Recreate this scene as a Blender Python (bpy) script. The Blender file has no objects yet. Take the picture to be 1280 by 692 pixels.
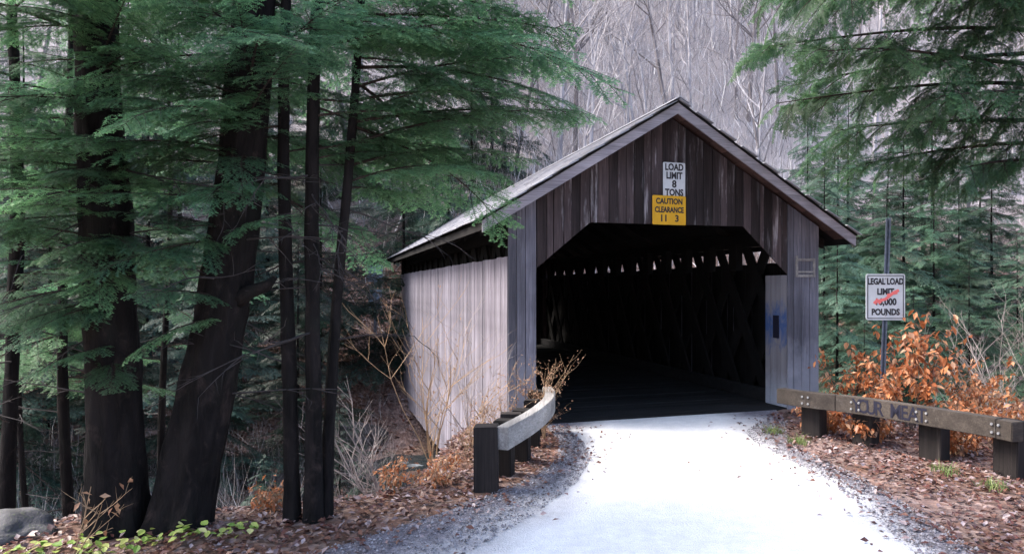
import bpy, bmesh, math, random
import numpy as np
from mathutils import Vector, Matrix, noise as mnoise

R = math.radians
sc = bpy.context.scene
COL = sc.collection
EYE = 2.1
# ------------------------------------------------------------------ camera
cam_d = bpy.data.cameras.new("camera")
cam = bpy.data.objects.new("camera", cam_d)
COL.objects.link(cam)
cam.location = (0, 0, EYE)
cam.rotation_euler = (R(90), 0, 0)
cam_d.sensor_width = 36.0
cam_d.lens = 36.0 * 870 / 1280
cam_d.shift_x = -40 / 1280
cam_d.shift_y = 14 / 1280
cam_d.clip_end = 2000
cam_d.clip_start = 0.05
sc.camera = cam
# ------------------------------------------------------------------ light
SUN_DIR = Vector((-0.66, 0.08, 0.86)).normalized()        # towards the sun
world = bpy.data.worlds.new("World")
sc.world = world
world.use_nodes = True
wn = world.node_tree.nodes
bg = wn["Background"]
sky = wn.new("ShaderNodeTexSky")
sky.sky_type = 'NISHITA'
sky.sun_disc = False
sky.sun_elevation = math.asin(SUN_DIR.z)
sky.sun_rotation = math.atan2(SUN_DIR.x, SUN_DIR.y)
sky.air_density = 1.0
sky.dust_density = 4.0
sky.ozone_density = 1.0
world.node_tree.links.new(sky.outputs[0], bg.inputs[0])
bg.inputs[1].default_value = 0.13
sun_d = bpy.data.lights.new("sun", 'SUN')
sun_d.energy = 1.4
sun_d.angle = R(24)
sun_d.color = (1.0, 0.95, 0.88)
sun = bpy.data.objects.new("sun", sun_d)
COL.objects.link(sun)
sun.location = (-10, 10, 40)
sun.rotation_euler = SUN_DIR.to_track_quat('Z', 'Y').to_euler()
sc.view_settings.view_transform = 'Standard'
sc.view_settings.look = 'None'
sc.view_settings.exposure = 2.25
sc.view_settings.gamma = 1.0
sc.view_settings.use_curve_mapping = False
sc.cycles.max_bounces = 6
sc.cycles.diffuse_bounces = 3
sc.cycles.transparent_max_bounces = 4

# ------------------------------------------------------------------ helpers
AX, AY = -0.3061, 0.9520            # bridge axis; face direction is (AY, -AX)


def su(x, y):
    return AX * x + AY * y, AY * x - AX * y


def xy(s, u):
    return AX * s + AY * u, AY * s - AX * u


def px(x, y, Y):                   # photograph pixel at depth Y -> world point
    return Vector(((x - 680) / 870 * Y, Y, EYE - (y - 360) / 870 * Y))


def W(x, y):                       # survey grid -> world
    return x + 0.0833 * y, 1.2083 * y


def tag(o, label=None, cat=None, group=None, kind=None):
    if label: o['label'] = label
    if cat: o['category'] = cat
    if group: o['group'] = group
    if kind: o['kind'] = kind
    return o


def link(name, me, parent=None, loc=None):
    o = bpy.data.objects.new(name, me)
    COL.objects.link(o)
    if parent is not None:
        o.parent = parent
    if loc is not None:
        o.location = loc
    return o


def empty(name, loc, rz=0.0):
    o = bpy.data.objects.new(name, None)
    COL.objects.link(o)
    o.empty_display_size = 0.2
    o.location = loc
    o.rotation_euler = (0, 0, rz)
    return o


class MB:
    """collects faces into one mesh"""
    def __init__(self):
        self.v = []; self.f = []; self.m = []

    def add(self, vs, fs, mi=0):
        b = len(self.v)
        self.v.extend([tuple(p) for p in vs])
        for f in fs:
            self.f.append([b + i for i in f]); self.m.append(mi)

    def box(self, x0, x1, y0, y1, z0, z1, mi=0):
        self.add([(x0, y0, z0), (x1, y0, z0), (x1, y1, z0), (x0, y1, z0), (x0, y0, z1), (x1, y0, z1), (x1, y1, z1), (x0, y1, z1)],
                 [(3, 2, 1, 0), (4, 5, 6, 7), (0, 1, 5, 4), (1, 2, 6, 5), (2, 3, 7, 6), (3, 0, 4, 7)], mi)

    def prism(self, poly, a0, a1, axis, mi=0):
        """poly: 2d points in the two other axes (cyclic order), extruded along axis from a0 to a1"""
        n = len(poly)
        def p3(p, a):
            return [(a, p[0], p[1]), (p[0], a, p[1]), (p[0], p[1], a)][axis]
        vs = [p3(p, a0) for p in poly] + [p3(p, a1) for p in poly]
        fs = [list(range(n))[::-1], [n + i for i in range(n)]]
        for i in range(n):
            j = (i + 1) % n
            fs.append((i, j, n + j, n + i))
        self.add(vs, fs, mi)

    def tube(self, pts, rad, n=6, mi=0, cap=True, rfun=None):
        pts = [Vector(p) for p in pts]
        b = len(self.v)
        ref = Vector((0.13, 0.97, 0.21))
        for i, p in enumerate(pts):
            d = (pts[min(i + 1, len(pts) - 1)] - pts[max(i - 1, 0)])
            if d.length < 1e-9: d = Vector((0, 0, 1))
            d.normalize()
            r0 = ref if abs(d.dot(ref)) < 0.9 else Vector((1, 0, 0))
            a = d.cross(r0).normalized(); c = d.cross(a)
            for k in range(n):
                t = 2 * math.pi * k / n
                r = rad[i] * (rfun(t, p) if rfun else 1.0)
                q = p + a * (math.cos(t) * r) + c * (math.sin(t) * r)
                self.v.append(tuple(q))
        for i in range(len(pts) - 1):
            for k in range(n):
                k2 = (k + 1) % n
                self.f.append([b + i * n + k, b + i * n + k2, b + (i + 1) * n + k2, b + (i + 1) * n + k]); self.m.append(mi)
        if cap:
            self.f.append([b + k for k in range(n)][::-1]); self.m.append(mi)
            e = b + (len(pts) - 1) * n
            self.f.append([e + k for k in range(n)]); self.m.append(mi)

    def mesh(self, name, mats, smooth=False, recalc=True):
        me = bpy.data.meshes.new(name)
        me.from_pydata(self.v, [], self.f)
        if not isinstance(mats, (list, tuple)): mats = [mats]
        for m in mats: me.materials.append(m)
        me.polygons.foreach_set("material_index", self.m)
        if recalc:
            bm = bmesh.new(); bm.from_mesh(me)
            bmesh.ops.recalc_face_normals(bm, faces=bm.faces)
            bm.to_mesh(me); bm.free()
        if smooth:
            me.polygons.foreach_set("use_smooth", [True] * len(me.polygons))
        me.update()
        return me

    def build(self, name, mats, parent=None, smooth=False, loc=None):
        return link(name, self.mesh(name, mats, smooth), parent, loc)


def tri_mesh(name, V, F, mats, mi=None, attrs=None, smooth=False):
    """numpy triangles -> mesh"""
    me = bpy.data.meshes.new(name)
    V = np.asarray(V, dtype=np.float32); F = np.asarray(F, dtype=np.int32)
    k = F.shape[1]
    me.vertices.add(len(V)); me.vertices.foreach_set("co", V.ravel())
    me.loops.add(F.size); me.loops.foreach_set("vertex_index", F.ravel())
    me.polygons.add(len(F)); me.polygons.foreach_set("loop_start", np.arange(0, F.size, k, dtype=np.int32))
    for m in mats: me.materials.append(m)
    if mi is not None: me.polygons.foreach_set("material_index", np.asarray(mi, dtype=np.int32))
    if smooth: me.polygons.foreach_set("use_smooth", np.ones(len(F), dtype=bool))
    for an, arr in (attrs or {}).items():
        a = me.attributes.new(an, 'FLOAT', 'POINT'); a.data.foreach_set("value", np.asarray(arr, dtype=np.float32))
    me.update(calc_edges=True)
    me.validate()
    return me


# ------------------------------------------------------------------ materials
class NT:
    def __init__(self, name):
        self.m = bpy.data.materials.new(name); self.m.use_nodes = True
        self.t = self.m.node_tree; self.n = self.t.nodes
        self.b = self.n["Principled BSDF"]; self.out = self.n["Material Output"]

    def L(self, a, b): self.t.links.new(a, b)

    def new(self, typ, **kw):
        x = self.n.new("ShaderNode" + typ)
        for k, v in kw.items(): setattr(x, k, v)
        return x

    def coords(self, scale, which='Object', rand=0.0):
        tc = self.new("TexCoord"); mp = self.new("Mapping")
        mp.inputs['Scale'].default_value = scale
        self.L(tc.outputs[which], mp.inputs[0])
        if rand:
            oi = self.new("ObjectInfo"); mu = self.new("Math", operation='MULTIPLY'); mu.inputs[1].default_value = rand
            self.L(oi.outputs['Random'], mu.inputs[0]); self.L(mu.outputs[0], mp.inputs['Location'])
        return mp.outputs[0]

    def noise(self, vec, scale=1.0, detail=4.0, rough=0.55, dist=0.0):
        x = self.new("TexNoise"); x.inputs['Scale'].default_value = scale; x.inputs['Detail'].default_value = detail
        x.inputs['Roughness'].default_value = rough; x.inputs['Distortion'].default_value = dist
        if vec is not None: self.L(vec, x.inputs['Vector'])
        return x.outputs['Fac']

    def ramp(self, fac, stops):
        r = self.new("ValToRGB"); e = r.color_ramp.elements
        while len(e) > 1: e.remove(e[0])
        e[0].position = stops[0][0]; e[0].color = (*stops[0][1], 1)
        for p, c in stops[1:]:
            q = e.new(p); q.color = (*c, 1)
        self.L(fac, r.inputs[0]); return r.outputs[0]

    def rng(self, fac, a, b, c, d):
        r = self.new("MapRange"); r.clamp = True
        for i, v in enumerate((a, b, c, d)): r.inputs[1 + i].default_value = v
        self.L(fac, r.inputs[0]); return r.outputs[0]

    def mix(self, fac, a, b, mode='MIX'):
        x = self.new("Mix", data_type='RGBA', blend_type=mode)
        for sock, v in ((x.inputs[0], fac), (x.inputs[6], a), (x.inputs[7], b)):
            if isinstance(v, tuple): sock.default_value = (*v, 1)
            elif isinstance(v, (int, float)): sock.default_value = v
            else: self.L(v, sock)
        return x.outputs[2]

    def math(self, op, a, b=0.0):
        x = self.new("Math", operation=op)
        for i, v in enumerate((a, b)):
            if isinstance(v, (int, float)): x.inputs[i].default_value = v
            else: self.L(v, x.inputs[i])
        return x.outputs[0]

    def bump(self, h, strength=0.4, dist=0.01):
        x = self.new("Bump"); x.inputs['Strength'].default_value = strength; x.inputs['Distance'].default_value = dist
        self.L(h, x.inputs['Height']); self.L(x.outputs[0], self.b.inputs['Normal'])

    def base(self, c, rough=0.8, spec=0.3):
        if isinstance(c, tuple): self.b.inputs['Base Color'].default_value = (*c, 1)
        else: self.L(c, self.b.inputs['Base Color'])
        if isinstance(rough, float): self.b.inputs['Roughness'].default_value = rough
        else: self.L(rough, self.b.inputs['Roughness'])
        self.b.inputs['Specular IOR Level'].default_value = spec

    def orand(self):
        return self.new("ObjectInfo").outputs['Random']

    def irand(self):
        return self.new("NewGeometry").outputs['Random Per Island']

    def attr(self, name):
        a = self.new("Attribute"); a.attribute_name = name; return a.outputs['Fac']


def wood(name, dark, light, streak, streak_lo=0.60, streak_hi=0.72, grain='z', rough=0.85, vary=0.5, splash=None, fine=0.55):
    k = NT(name)
    sl, st, sf = {'z': ((9, 9, 0.7), (7, 7, 0.8), (70, 70, 2.2)), 'x': ((0.7, 9, 9), (0.8, 7, 7), (2.2, 70, 70)),
                  'y': ((9, 0.7, 9), (7, 0.8, 7), (70, 2.2, 70))}[grain]
    n1 = k.noise(k.coords(sl, rand=40), 1, 5, 0.6)
    n2 = k.noise(k.coords(st, rand=90), 1, 6, 0.65)
    n3 = k.noise(k.coords(sf, rand=20), 1, 3, 0.6)
    c = k.mix(k.rng(n1, 0.3, 0.72, 0, 1), dark, light)
    c = k.mix(k.rng(n2, streak_lo, streak_hi, 0, 0.85), c, streak)
    c = k.mix(k.rng(n3, 0.35, 0.7, fine, 0.0), c, tuple(x * 0.45 for x in dark))
    v = k.math('MULTIPLY', k.rng(k.orand(), 0, 1, 1 - vary, 1 + vary), k.rng(k.noise(k.coords((1.1, 1.1, 0.9)), 1, 4, 0.6), 0.3, 0.7, 0.72, 1.28))
    hv = k.new("HueSaturation"); k.L(c, hv.inputs['Color']); k.L(v, hv.inputs['Value'])
    c = hv.outputs[0]
    if splash:                          # road salt and mud dried on the lowest metre
        tc = k.new("TexCoord"); sp = k.new("SeparateXYZ"); k.L(tc.outputs['Object'], sp.inputs[0])
        bl = k.noise(k.coords((4, 4, 2.5)), 1, 5, 0.65)
        c = k.mix(k.rng(k.math('SUBTRACT', sp.outputs[2], k.math('MULTIPLY', bl, 1.6)), 0.45, -0.35, 0, 0.75), c, splash)
    k.base(c, rough, 0.25)
    k.bump(n3, 0.5, 0.006)
    return k.m


M = {}
M['gable'] = wood('weathered_gable_boards', (0.026, 0.020, 0.022), (0.088, 0.067, 0.070), (0.34, 0.325, 0.35), 0.56, 0.67, vary=0.65)
M['post'] = wood('weathered_corner_boards', (0.09, 0.09, 0.11), (0.17, 0.17, 0.21), (0.36, 0.35, 0.39), 0.58, 0.75, vary=0.45, splash=(0.33, 0.33, 0.37))
M['siding'] = wood('silvered_siding', (0.12, 0.108, 0.13), (0.23, 0.212, 0.255), (0.36, 0.345, 0.395), 0.45, 0.90, vary=0.2, fine=0.25)
M['rake'] = wood('rake_board', (0.26, 0.24, 0.27), (0.46, 0.43, 0.47), (0.60, 0.58, 0.62), grain='x', vary=0.1)
M['soffit'] = wood('soffit_boards', (0.06, 0.035, 0.032), (0.13, 0.07, 0.06), (0.18, 0.12, 0.11), grain='x', vary=0.3)
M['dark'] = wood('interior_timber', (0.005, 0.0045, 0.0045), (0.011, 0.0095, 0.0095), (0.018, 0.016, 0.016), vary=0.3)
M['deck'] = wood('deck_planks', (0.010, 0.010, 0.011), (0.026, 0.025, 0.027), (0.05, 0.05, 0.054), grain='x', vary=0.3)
M['rail'] = wood('guard_rail_timber', (0.042, 0.034, 0.029), (0.095, 0.078, 0.066), (0.20, 0.18, 0.165), 0.6, 0.8, grain='x', vary=0.15)
M['railpale'] = wood('pale_guard_rail_timber', (0.20, 0.19, 0.185), (0.36, 0.345, 0.33), (0.5, 0.48, 0.47), 0.55, 0.8, grain='y', vary=0.1)
M['railpost'] = wood('tarred_rail_post', (0.012, 0.010, 0.010), (0.035, 0.028, 0.026), (0.09, 0.075, 0.068), 0.60, 0.85, vary=0.2)


def jamb_material():
    k = NT('graffitied_jamb_boards')
    g = k.noise(k.coords((9, 9, 0.8), rand=20), 1, 5)
    c = k.mix(g, (0.12, 0.11, 0.12), (0.30, 0.29, 0.33))
    tc = k.new("TexCoord"); sp = k.new("SeparateXYZ"); k.L(tc.outputs['Object'], sp.inputs[0])
    blot = k.noise(k.coords((6, 6, 3.2)), 1, 5, 0.65, 1.0)
    zb = k.math('SUBTRACT', 0.75, k.math('ABSOLUTE', k.math('SUBTRACT', sp.outputs[2], 1.45)))
    fac = k.rng(k.math('ADD', zb, k.math('MULTIPLY', blot, 1.3)), 0.95, 1.35, 0, 0.9)
    c = k.mix(fac, c, (0.035, 0.085, 0.24))
    low = k.rng(k.math('ADD', sp.outputs[2], k.math('MULTIPLY', blot, 0.5)), 0.9, 0.4, 0, 0.8)
    c = k.mix(low, c, (0.44, 0.47, 0.56))
    k.base(c, 0.7, 0.3)
    return k.m


M['jamb'] = jamb_material()


def slate_material():
    k = NT('pale_roof_slate')
    n = k.noise(k.coords((1.2, 1.2, 1.2)), 1, 5); r = k.irand()
    c = k.mix(n, (0.14, 0.145, 0.165), (0.32, 0.32, 0.355))
    c = k.mix(k.rng(r, 0, 1, 0, 0.6), c, (0.42, 0.42, 0.46))
    k.base(c, 0.55, 0.4); k.bump(n, 0.2, 0.01)
    return k.m


M['slate'] = slate_material()


def simple(name, c, rough=0.7, metal=0.0, spec=0.4, var=0.0, sc_=8.0):
    k = NT(name)
    if var:
        n = k.noise(k.coords((sc_,) * 3), 1, 5)
        k.base(k.mix(k.rng(n, 0.3, 0.7, 0, 1), tuple(x * (1 - var) for x in c), tuple(min(1, x * (1 + var)) for x in c)), rough, spec)
        k.bump(n, 0.15, 0.01)
    else: k.base(c, rough, spec)
    k.b.inputs['Metallic'].default_value = metal
    return k.m


M['white_sign'] = simple('white_sign_face', (0.52, 0.55, 0.58), 0.45, var=0.10, sc_=6)
M['yellow_sign'] = simple('yellow_sign_face', (0.58, 0.32, 0.012), 0.45, var=0.10, sc_=6)
M['letter'] = simple('black_sign_paint', (0.02, 0.02, 0.025), 0.5)
M['red_paint'] = simple('red_spray_paint', (0.75, 0.16, 0.15), 0.5)
M['blue_paint'] = simple('dark_blue_spray_paint', (0.007, 0.007, 0.022), 0.7)
M['steel'] = simple('galvanised_steel', (0.13, 0.16, 0.21), 0.5, 0.4, var=0.25, sc_=20)
M['bolt'] = simple('bolt_plate', (0.30, 0.30, 0.31), 0.5, 0.4)
M['signback'] = simple('sign_back', (0.22, 0.28, 0.36), 0.5, 0.3, var=0.2)
M['tan_twig'] = simple('tan_twig_bark', (0.30, 0.20, 0.12), 0.8, var=0.4)
M['grey_twig'] = simple('grey_twig_bark', (0.28, 0.24, 0.23), 0.8, var=0.4)
M['dead_twig'] = simple('dead_branch_bark', (0.035, 0.03, 0.03), 0.9, var=0.4)


def bark(name, dark, light, sz=1.0, moss=None):
    k = NT(name)
    v = k.coords((9 * sz, 9 * sz, 2.2 * sz), rand=10)
    n = k.noise(v, 1, 6, 0.65, 0.5); n2 = k.noise(k.coords((2, 2, 2)), 1, 3)
    c = k.mix(k.rng(n, 0.35, 0.7, 0, 1), dark, light)
    if moss:
        c = k.mix(k.rng(n2, 0.55, 0.7, 0, 0.6), c, moss)
        n3 = k.noise(k.coords((5, 5, 3.2), rand=33), 1, 6, 0.7, 0.8)
        c = k.mix(k.rng(n3, 0.56, 0.72, 0, 0.7), c, (0.045, 0.033, 0.030))
    k.base(c, 0.95, 0.15); k.bump(n, 0.9, 0.04)
    return k.m


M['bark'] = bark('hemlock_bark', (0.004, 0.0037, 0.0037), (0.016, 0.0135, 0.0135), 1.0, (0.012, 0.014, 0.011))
M['bough_wood'] = bark('hemlock_branch_bark', (0.02, 0.016, 0.014), (0.06, 0.045, 0.038), 2.0)
M['pale_bark'] = bark('pale_hardwood_bark', (0.22, 0.205, 0.22), (0.48, 0.46, 0.48), 0.4)
M['brown_bark'] = bark('grey_brown_hardwood_bark', (0.10, 0.088, 0.09), (0.26, 0.235, 0.24), 0.4)


def foliage(name, dark, mid, tip, transl=0.35):
    k = NT(name)
    n = k.noise(k.coords((3, 3, 3), rand=30), 1, 3)
    c = k.mix(k.rng(n, 0.3, 0.7, 0, 1), dark, mid)
    c = k.mix(k.attr('tip'), c, tip)
    c = k.mix(k.rng(k.irand(), 0, 1, 0, 0.35), c, tuple(x * 0.5 for x in dark))
    hv = k.new("HueSaturation"); k.L(c, hv.inputs['Color']); k.L(k.rng(k.orand(), 0, 1, 0.5, 1.3), hv.inputs['Value'])
    k.L(k.rng(k.math('FRACT', k.math('MULTIPLY', k.orand(), 7.3)), 0, 1, 0.475, 0.515), hv.inputs['Hue'])
    k.base(hv.outputs[0], 0.5, 0.35)
    tr = k.new("BsdfTranslucent"); k.L(hv.outputs[0], tr.inputs[0])
    mx = k.new("MixShader"); mx.inputs[0].default_value = transl
    k.L(k.b.outputs[0], mx.inputs[1]); k.L(tr.outputs[0], mx.inputs[2]); k.L(mx.outputs[0], k.out.inputs[0])
    return k.m


M['needles'] = foliage('hemlock_needles', (0.040, 0.115, 0.066), (0.075, 0.19, 0.108), (0.19, 0.38, 0.18), 0.5)
M['needles_near'] = foliage('roadside_hemlock_needles', (0.038, 0.098, 0.050), (0.070, 0.165, 0.080), (0.15, 0.29, 0.12), 0.5)
M['needles_far'] = foliage('distant_hemlock_needles', (0.040, 0.100, 0.070), (0.075, 0.155, 0.105), (0.12, 0.21, 0.13))


def leafmat(name, stops, rough=0.5, transl=0.25):
    k = NT(name)
    c = k.ramp(k.irand(), stops)
    n = k.noise(k.coords((25, 25, 25)), 1, 3)
    c = k.mix(k.rng(n, 0.35, 0.7, 0.35, 0.0), c, (0.03, 0.015, 0.01))
    k.base(c, rough, 0.4)
    tr = k.new("BsdfTranslucent"); k.L(c, tr.inputs[0])
    mx = k.new("MixShader"); mx.inputs[0].default_value = transl
    k.L(k.b.outputs[0], mx.inputs[1]); k.L(tr.outputs[0], mx.inputs[2]); k.L(mx.outputs[0], k.out.inputs[0])
    return k.m


def leafmat_obj(name, stops, transl=0.3):
    k = NT(name)
    c = k.ramp(k.orand(), stops); k.base(c, 0.5, 0.35)
    tr = k.new("BsdfTranslucent"); k.L(c, tr.inputs[0])
    mx = k.new("MixShader"); mx.inputs[0].default_value = transl
    k.L(k.b.outputs[0], mx.inputs[1]); k.L(tr.outputs[0], mx.inputs[2]); k.L(mx.outputs[0], k.out.inputs[0])
    return k.m


LITTER = [(0.0, (0.05, 0.017, 0.016)), (0.25, (0.13, 0.045, 0.035)), (0.45, (0.21, 0.105, 0.075)), (0.62, (0.13, 0.08, 0.075)),
          (0.80, (0.30, 0.21, 0.21)), (0.92, (0.42, 0.35, 0.37)), (1.0, (0.14, 0.045, 0.025))]  # palest pink stops: sky sheen on wet leaves put into the colour
ORANGE = [(0.0, (0.34, 0.10, 0.035)), (0.3, (0.50, 0.17, 0.06)), (0.6, (0.62, 0.26, 0.11)), (0.85, (0.70, 0.43, 0.27)), (1.0, (0.26, 0.09, 0.05))]
M['litter'] = leafmat('fallen_leaf', LITTER, 0.4, 0.1)
M['orange'] = leafmat('orange_beech_leaf', ORANGE, 0.5, 0.3)
M['orange1'] = leafmat_obj('orange_beech_leaf_single', ORANGE)
M['tanleaf'] = leafmat('dry_tan_leaf', [(0, (0.36, 0.20, 0.12)), (0.5, (0.45, 0.29, 0.19)), (1, (0.30, 0.13, 0.07))], 0.6, 0.3)
M['ivy'] = leafmat_obj('yellow_green_leaf', [(0, (0.16, 0.28, 0.05)), (0.4, (0.30, 0.42, 0.09)), (0.7, (0.50, 0.55, 0.16)), (1, (0.60, 0.58, 0.28))])
M['grass'] = leafmat('grass_blade', [(0, (0.10, 0.20, 0.05)), (0.6, (0.22, 0.34, 0.10)), (1, (0.36, 0.36, 0.16))], 0.5, 0.3)


def rock_material():
    k = NT('grey_rock')
    n = k.noise(k.coords((3, 3, 3), rand=20), 1, 7, 0.65); n2 = k.noise(k.coords((14, 14, 14)), 1, 5)
    c = k.mix(k.rng(n, 0.3, 0.7, 0, 1), (0.03, 0.03, 0.033), (0.10, 0.097, 0.107))
    c = k.mix(k.rng(n2, 0.55, 0.68, 0, 0.6), c, (0.09, 0.11, 0.06))
    k.base(c, 0.75, 0.3); k.bump(n2, 0.5, 0.02)
    return k.m


M['rock'] = rock_material()


def ground_material():
    k = NT('leafy_forest_floor')
    v = k.coords((1, 1, 1))
    vo = k.new("TexVoronoi"); vo.inputs['Scale'].default_value = 14; k.L(v, vo.inputs[0])
    bw = k.new("SeparateColor"); k.L(vo.outputs['Color'], bw.inputs[0])
    leaf = k.ramp(bw.outputs[0], [(0.0, (0.07, 0.03, 0.022)), (0.4, (0.15, 0.075, 0.05)), (0.7, (0.22, 0.13, 0.10)), (1.0, (0.34, 0.25, 0.22))])
    n = k.noise(v, 0.35, 5); n2 = k.noise(v, 3.0, 6)
    c = k.mix(k.rng(n2, 0.35, 0.65, 0, 0.7), leaf, (0.05, 0.038, 0.032))
    c = k.mix(k.rng(n, 0.5, 0.68, 0, 0.5), c, (0.28, 0.22, 0.22))
    tc = k.new("TexCoord"); sp = k.new("SeparateXYZ"); k.L(tc.outputs['Object'], sp.inputs[0])
    hl = k.rng(k.math('ADD', sp.outputs[2], k.math('MULTIPLY', n, 4.0)), 4.5, 12.0, 0, 0.85)
    c = k.mix(hl, c, k.mix(k.noise(v, 0.12, 6, 0.6), (0.20, 0.18, 0.185), (0.36, 0.34, 0.35)))
    k.base(c, 0.9, 0.2); k.bump(vo.outputs['Distance'], 0.6, 0.05)
    return k.m


M['ground'] = ground_material()


def road_material():
    k = NT('packed_pale_gravel')
    v = k.coords((1, 1, 1))
    n = k.noise(v, 1.2, 5); n2 = k.noise(v, 40, 4); n3 = k.noise(v, 6, 4)
    vo = k.new("TexVoronoi"); vo.inputs['Scale'].default_value = 70; k.L(v, vo.inputs[0])
    sp = k.new("SeparateColor"); k.L(vo.outputs['Color'], sp.inputs[0])
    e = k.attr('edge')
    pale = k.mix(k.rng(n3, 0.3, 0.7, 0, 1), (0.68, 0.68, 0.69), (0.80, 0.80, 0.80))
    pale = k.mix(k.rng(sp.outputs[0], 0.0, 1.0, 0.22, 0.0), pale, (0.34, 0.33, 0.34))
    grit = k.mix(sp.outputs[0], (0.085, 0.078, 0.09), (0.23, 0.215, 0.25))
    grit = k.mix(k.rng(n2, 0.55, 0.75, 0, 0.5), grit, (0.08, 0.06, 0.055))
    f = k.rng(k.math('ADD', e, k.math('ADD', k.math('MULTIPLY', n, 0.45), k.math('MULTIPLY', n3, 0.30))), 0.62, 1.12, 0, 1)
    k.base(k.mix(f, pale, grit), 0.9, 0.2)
    k.bump(vo.outputs['Distance'], 0.5, 0.015)
    return k.m


M['road'] = road_material()


def water_material():
    k = NT('stream_water')
    v = k.coords((1, 1, 1)); n = k.noise(v, 3, 5); f = k.noise(v, 1.3, 4)
    c = k.mix(k.rng(f, 0.58, 0.68, 0, 0.8), (0.03, 0.04, 0.045), (0.55, 0.6, 0.65))
    k.base(c, 0.12, 0.6); k.bump(n, 0.5, 0.08)
    return k.m


M['water'] = water_material()
M['gravel'] = leafmat('loose_gravel', [(0, (0.09, 0.085, 0.09)), (0.5, (0.20, 0.19, 0.215)), (1, (0.42, 0.41, 0.45))], 0.9, 0.0)

# ------------------------------------------------------------------ terrain
def sstep(a, b, x):
    t = np.clip((x - a) / (b - a), 0, 1)
    return t * t * (3 - 2 * t)


def vnoise(x, y, seed=0):
    """smooth value noise"""
    xi = np.floor(x).astype(np.int64); yi = np.floor(y).astype(np.int64)
    fx = x - xi; fy = y - yi
    fx = fx * fx * (3 - 2 * fx); fy = fy * fy * (3 - 2 * fy)
    def h(a, b):
        n = (a * 374761393 + b * 668265263 + seed * 974711) & 0x7fffffff
        n = ((n ^ (n >> 13)) * 1274126177) & 0x7fffffff
        return ((n ^ (n >> 16)) & 0xffff) / 65535.0
    return (h(xi, yi) * (1 - fx) + h(xi + 1, yi) * fx) * (1 - fy) + (h(xi, yi + 1) * (1 - fx) + h(xi + 1, yi + 1) * fx) * fy


ROAD = [  # (y, left edge of gravel, left edge of pale, right edge of pale, right edge of gravel)
    (-14, -7.0, -5.5, 1.5, 2.6), (-6, -5.0, -3.6, 2.0, 3.0), (0, -3.8, -2.3, 2.35, 3.2), (3.0, -3.0, -1.6, 2.55, 3.2), (4.5, -2.25, -1.12, 2.66, 3.02),
    (5.4, -1.40, -0.60, 2.72, 3.0), (6.2, -0.75, -0.27, 2.70, 2.94), (7.0, -0.38, -0.12, 2.54, 2.78), (7.8, -0.40, -0.2, 2.32, 2.62),
    (8.4, -0.55, -0.42, 2.35, 2.75), (9.3, -0.80, -0.75, 2.9, 3.1), (10.9, -1.3, -1.3, 3.2, 3.3)]
ROAD = [(r[0] * 1.2083,) + tuple(q + 0.0833 * r[0] for q in r[1:]) for r in ROAD]
RY = [r[0] for r in ROAD]


def road_at(y):
    return [np.interp(y, RY, [r[i] for r in ROAD]) for i in range(1, 5)]


def crest(u):
    c = 6.95 + (10.5 - 6.95) * sstep(0.5, 2.7, u)
    return c + (9.0 - 10.5) * sstep(8.2, 9.4, u)


def height(x, y, detail=True):
    x = np.asarray(x, dtype=float); y = np.asarray(y, dtype=float)
    s, u = su(x, y)
    c = crest(u)
    z = -2.75 * sstep(c, c + 4.6, s)
    z = z + 2.75 * sstep(20.5, 26, s)
    hs = np.maximum(0, s - 30)
    hill = 0.95 * hs - 3.5 * (1 - np.exp(-hs / 5))
    hill = np.where(s > 150, 0.95 * 120 - 3.5 + (s - 150) * 0.1, hill)
    z = z + hill * (1 + 0.05 * np.sin(u * 0.045 + 1.0))
    z = z + 0.25 * np.maximum(0, -s - 16)
    # the far bank closes in towards the left of the picture
    if detail:
        off = np.clip((s - c) / 3, 0, 1)
        z = z + off * (vnoise(x * 0.5, y * 0.5, 1) - 0.5) * 0.7 + off * (vnoise(x * 1.7, y * 1.7, 2) - 0.5) * 0.25
        z = z + np.clip((s - 34) / 30, 0, 1) * (vnoise(x * 0.06, y * 0.06, 5) - 0.5) * 5
        l, _, _, r = road_at(y)
        d = np.maximum(np.maximum(l - x, x - r), 0)
        near = np.clip(d / 0.6, 0, 1) * (1 - off)
        z = z + near * ((vnoise(x * 2.1, y * 2.1, 3) - 0.35) * 0.09)
        inr = (x > l + 0.12) & (x < r - 0.12) & (y < 13)
        z = np.where(inr, z - 0.06, z)
    return z


def zat(x, y):
    return float(height(np.array([x]), np.array([y]))[0])


def grade(lo, hi, n, p0, fine):
    t = np.linspace(-1, 1, n)
    k = np.sinh(t * 4.2) / np.sinh(4.2)
    return np.where(t < 0, p0 + (p0 - lo) * k, p0 + (hi - p0) * k)


gx = np.sort(grade(-420, 420, 340, 0.5, 0)); gy = np.sort(grade(-200, 700, 380, 6.0, 0))
GX, GY = np.meshgrid(gx, gy)
GZ = height(GX, GY)
V = np.stack([GX.ravel(), GY.ravel(), GZ.ravel()], 1)
nx, ny = len(gx), len(gy)
ii, jj = np.meshgrid(np.arange(nx - 1), np.arange(ny - 1))
a = (jj * nx + ii).ravel()
F = np.stack([a, a + 1, a + nx + 1, a + nx], 1)
tag(link('ground', tri_mesh('ground', V, F, [M['ground']], smooth=True)), kind='structure')

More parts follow.
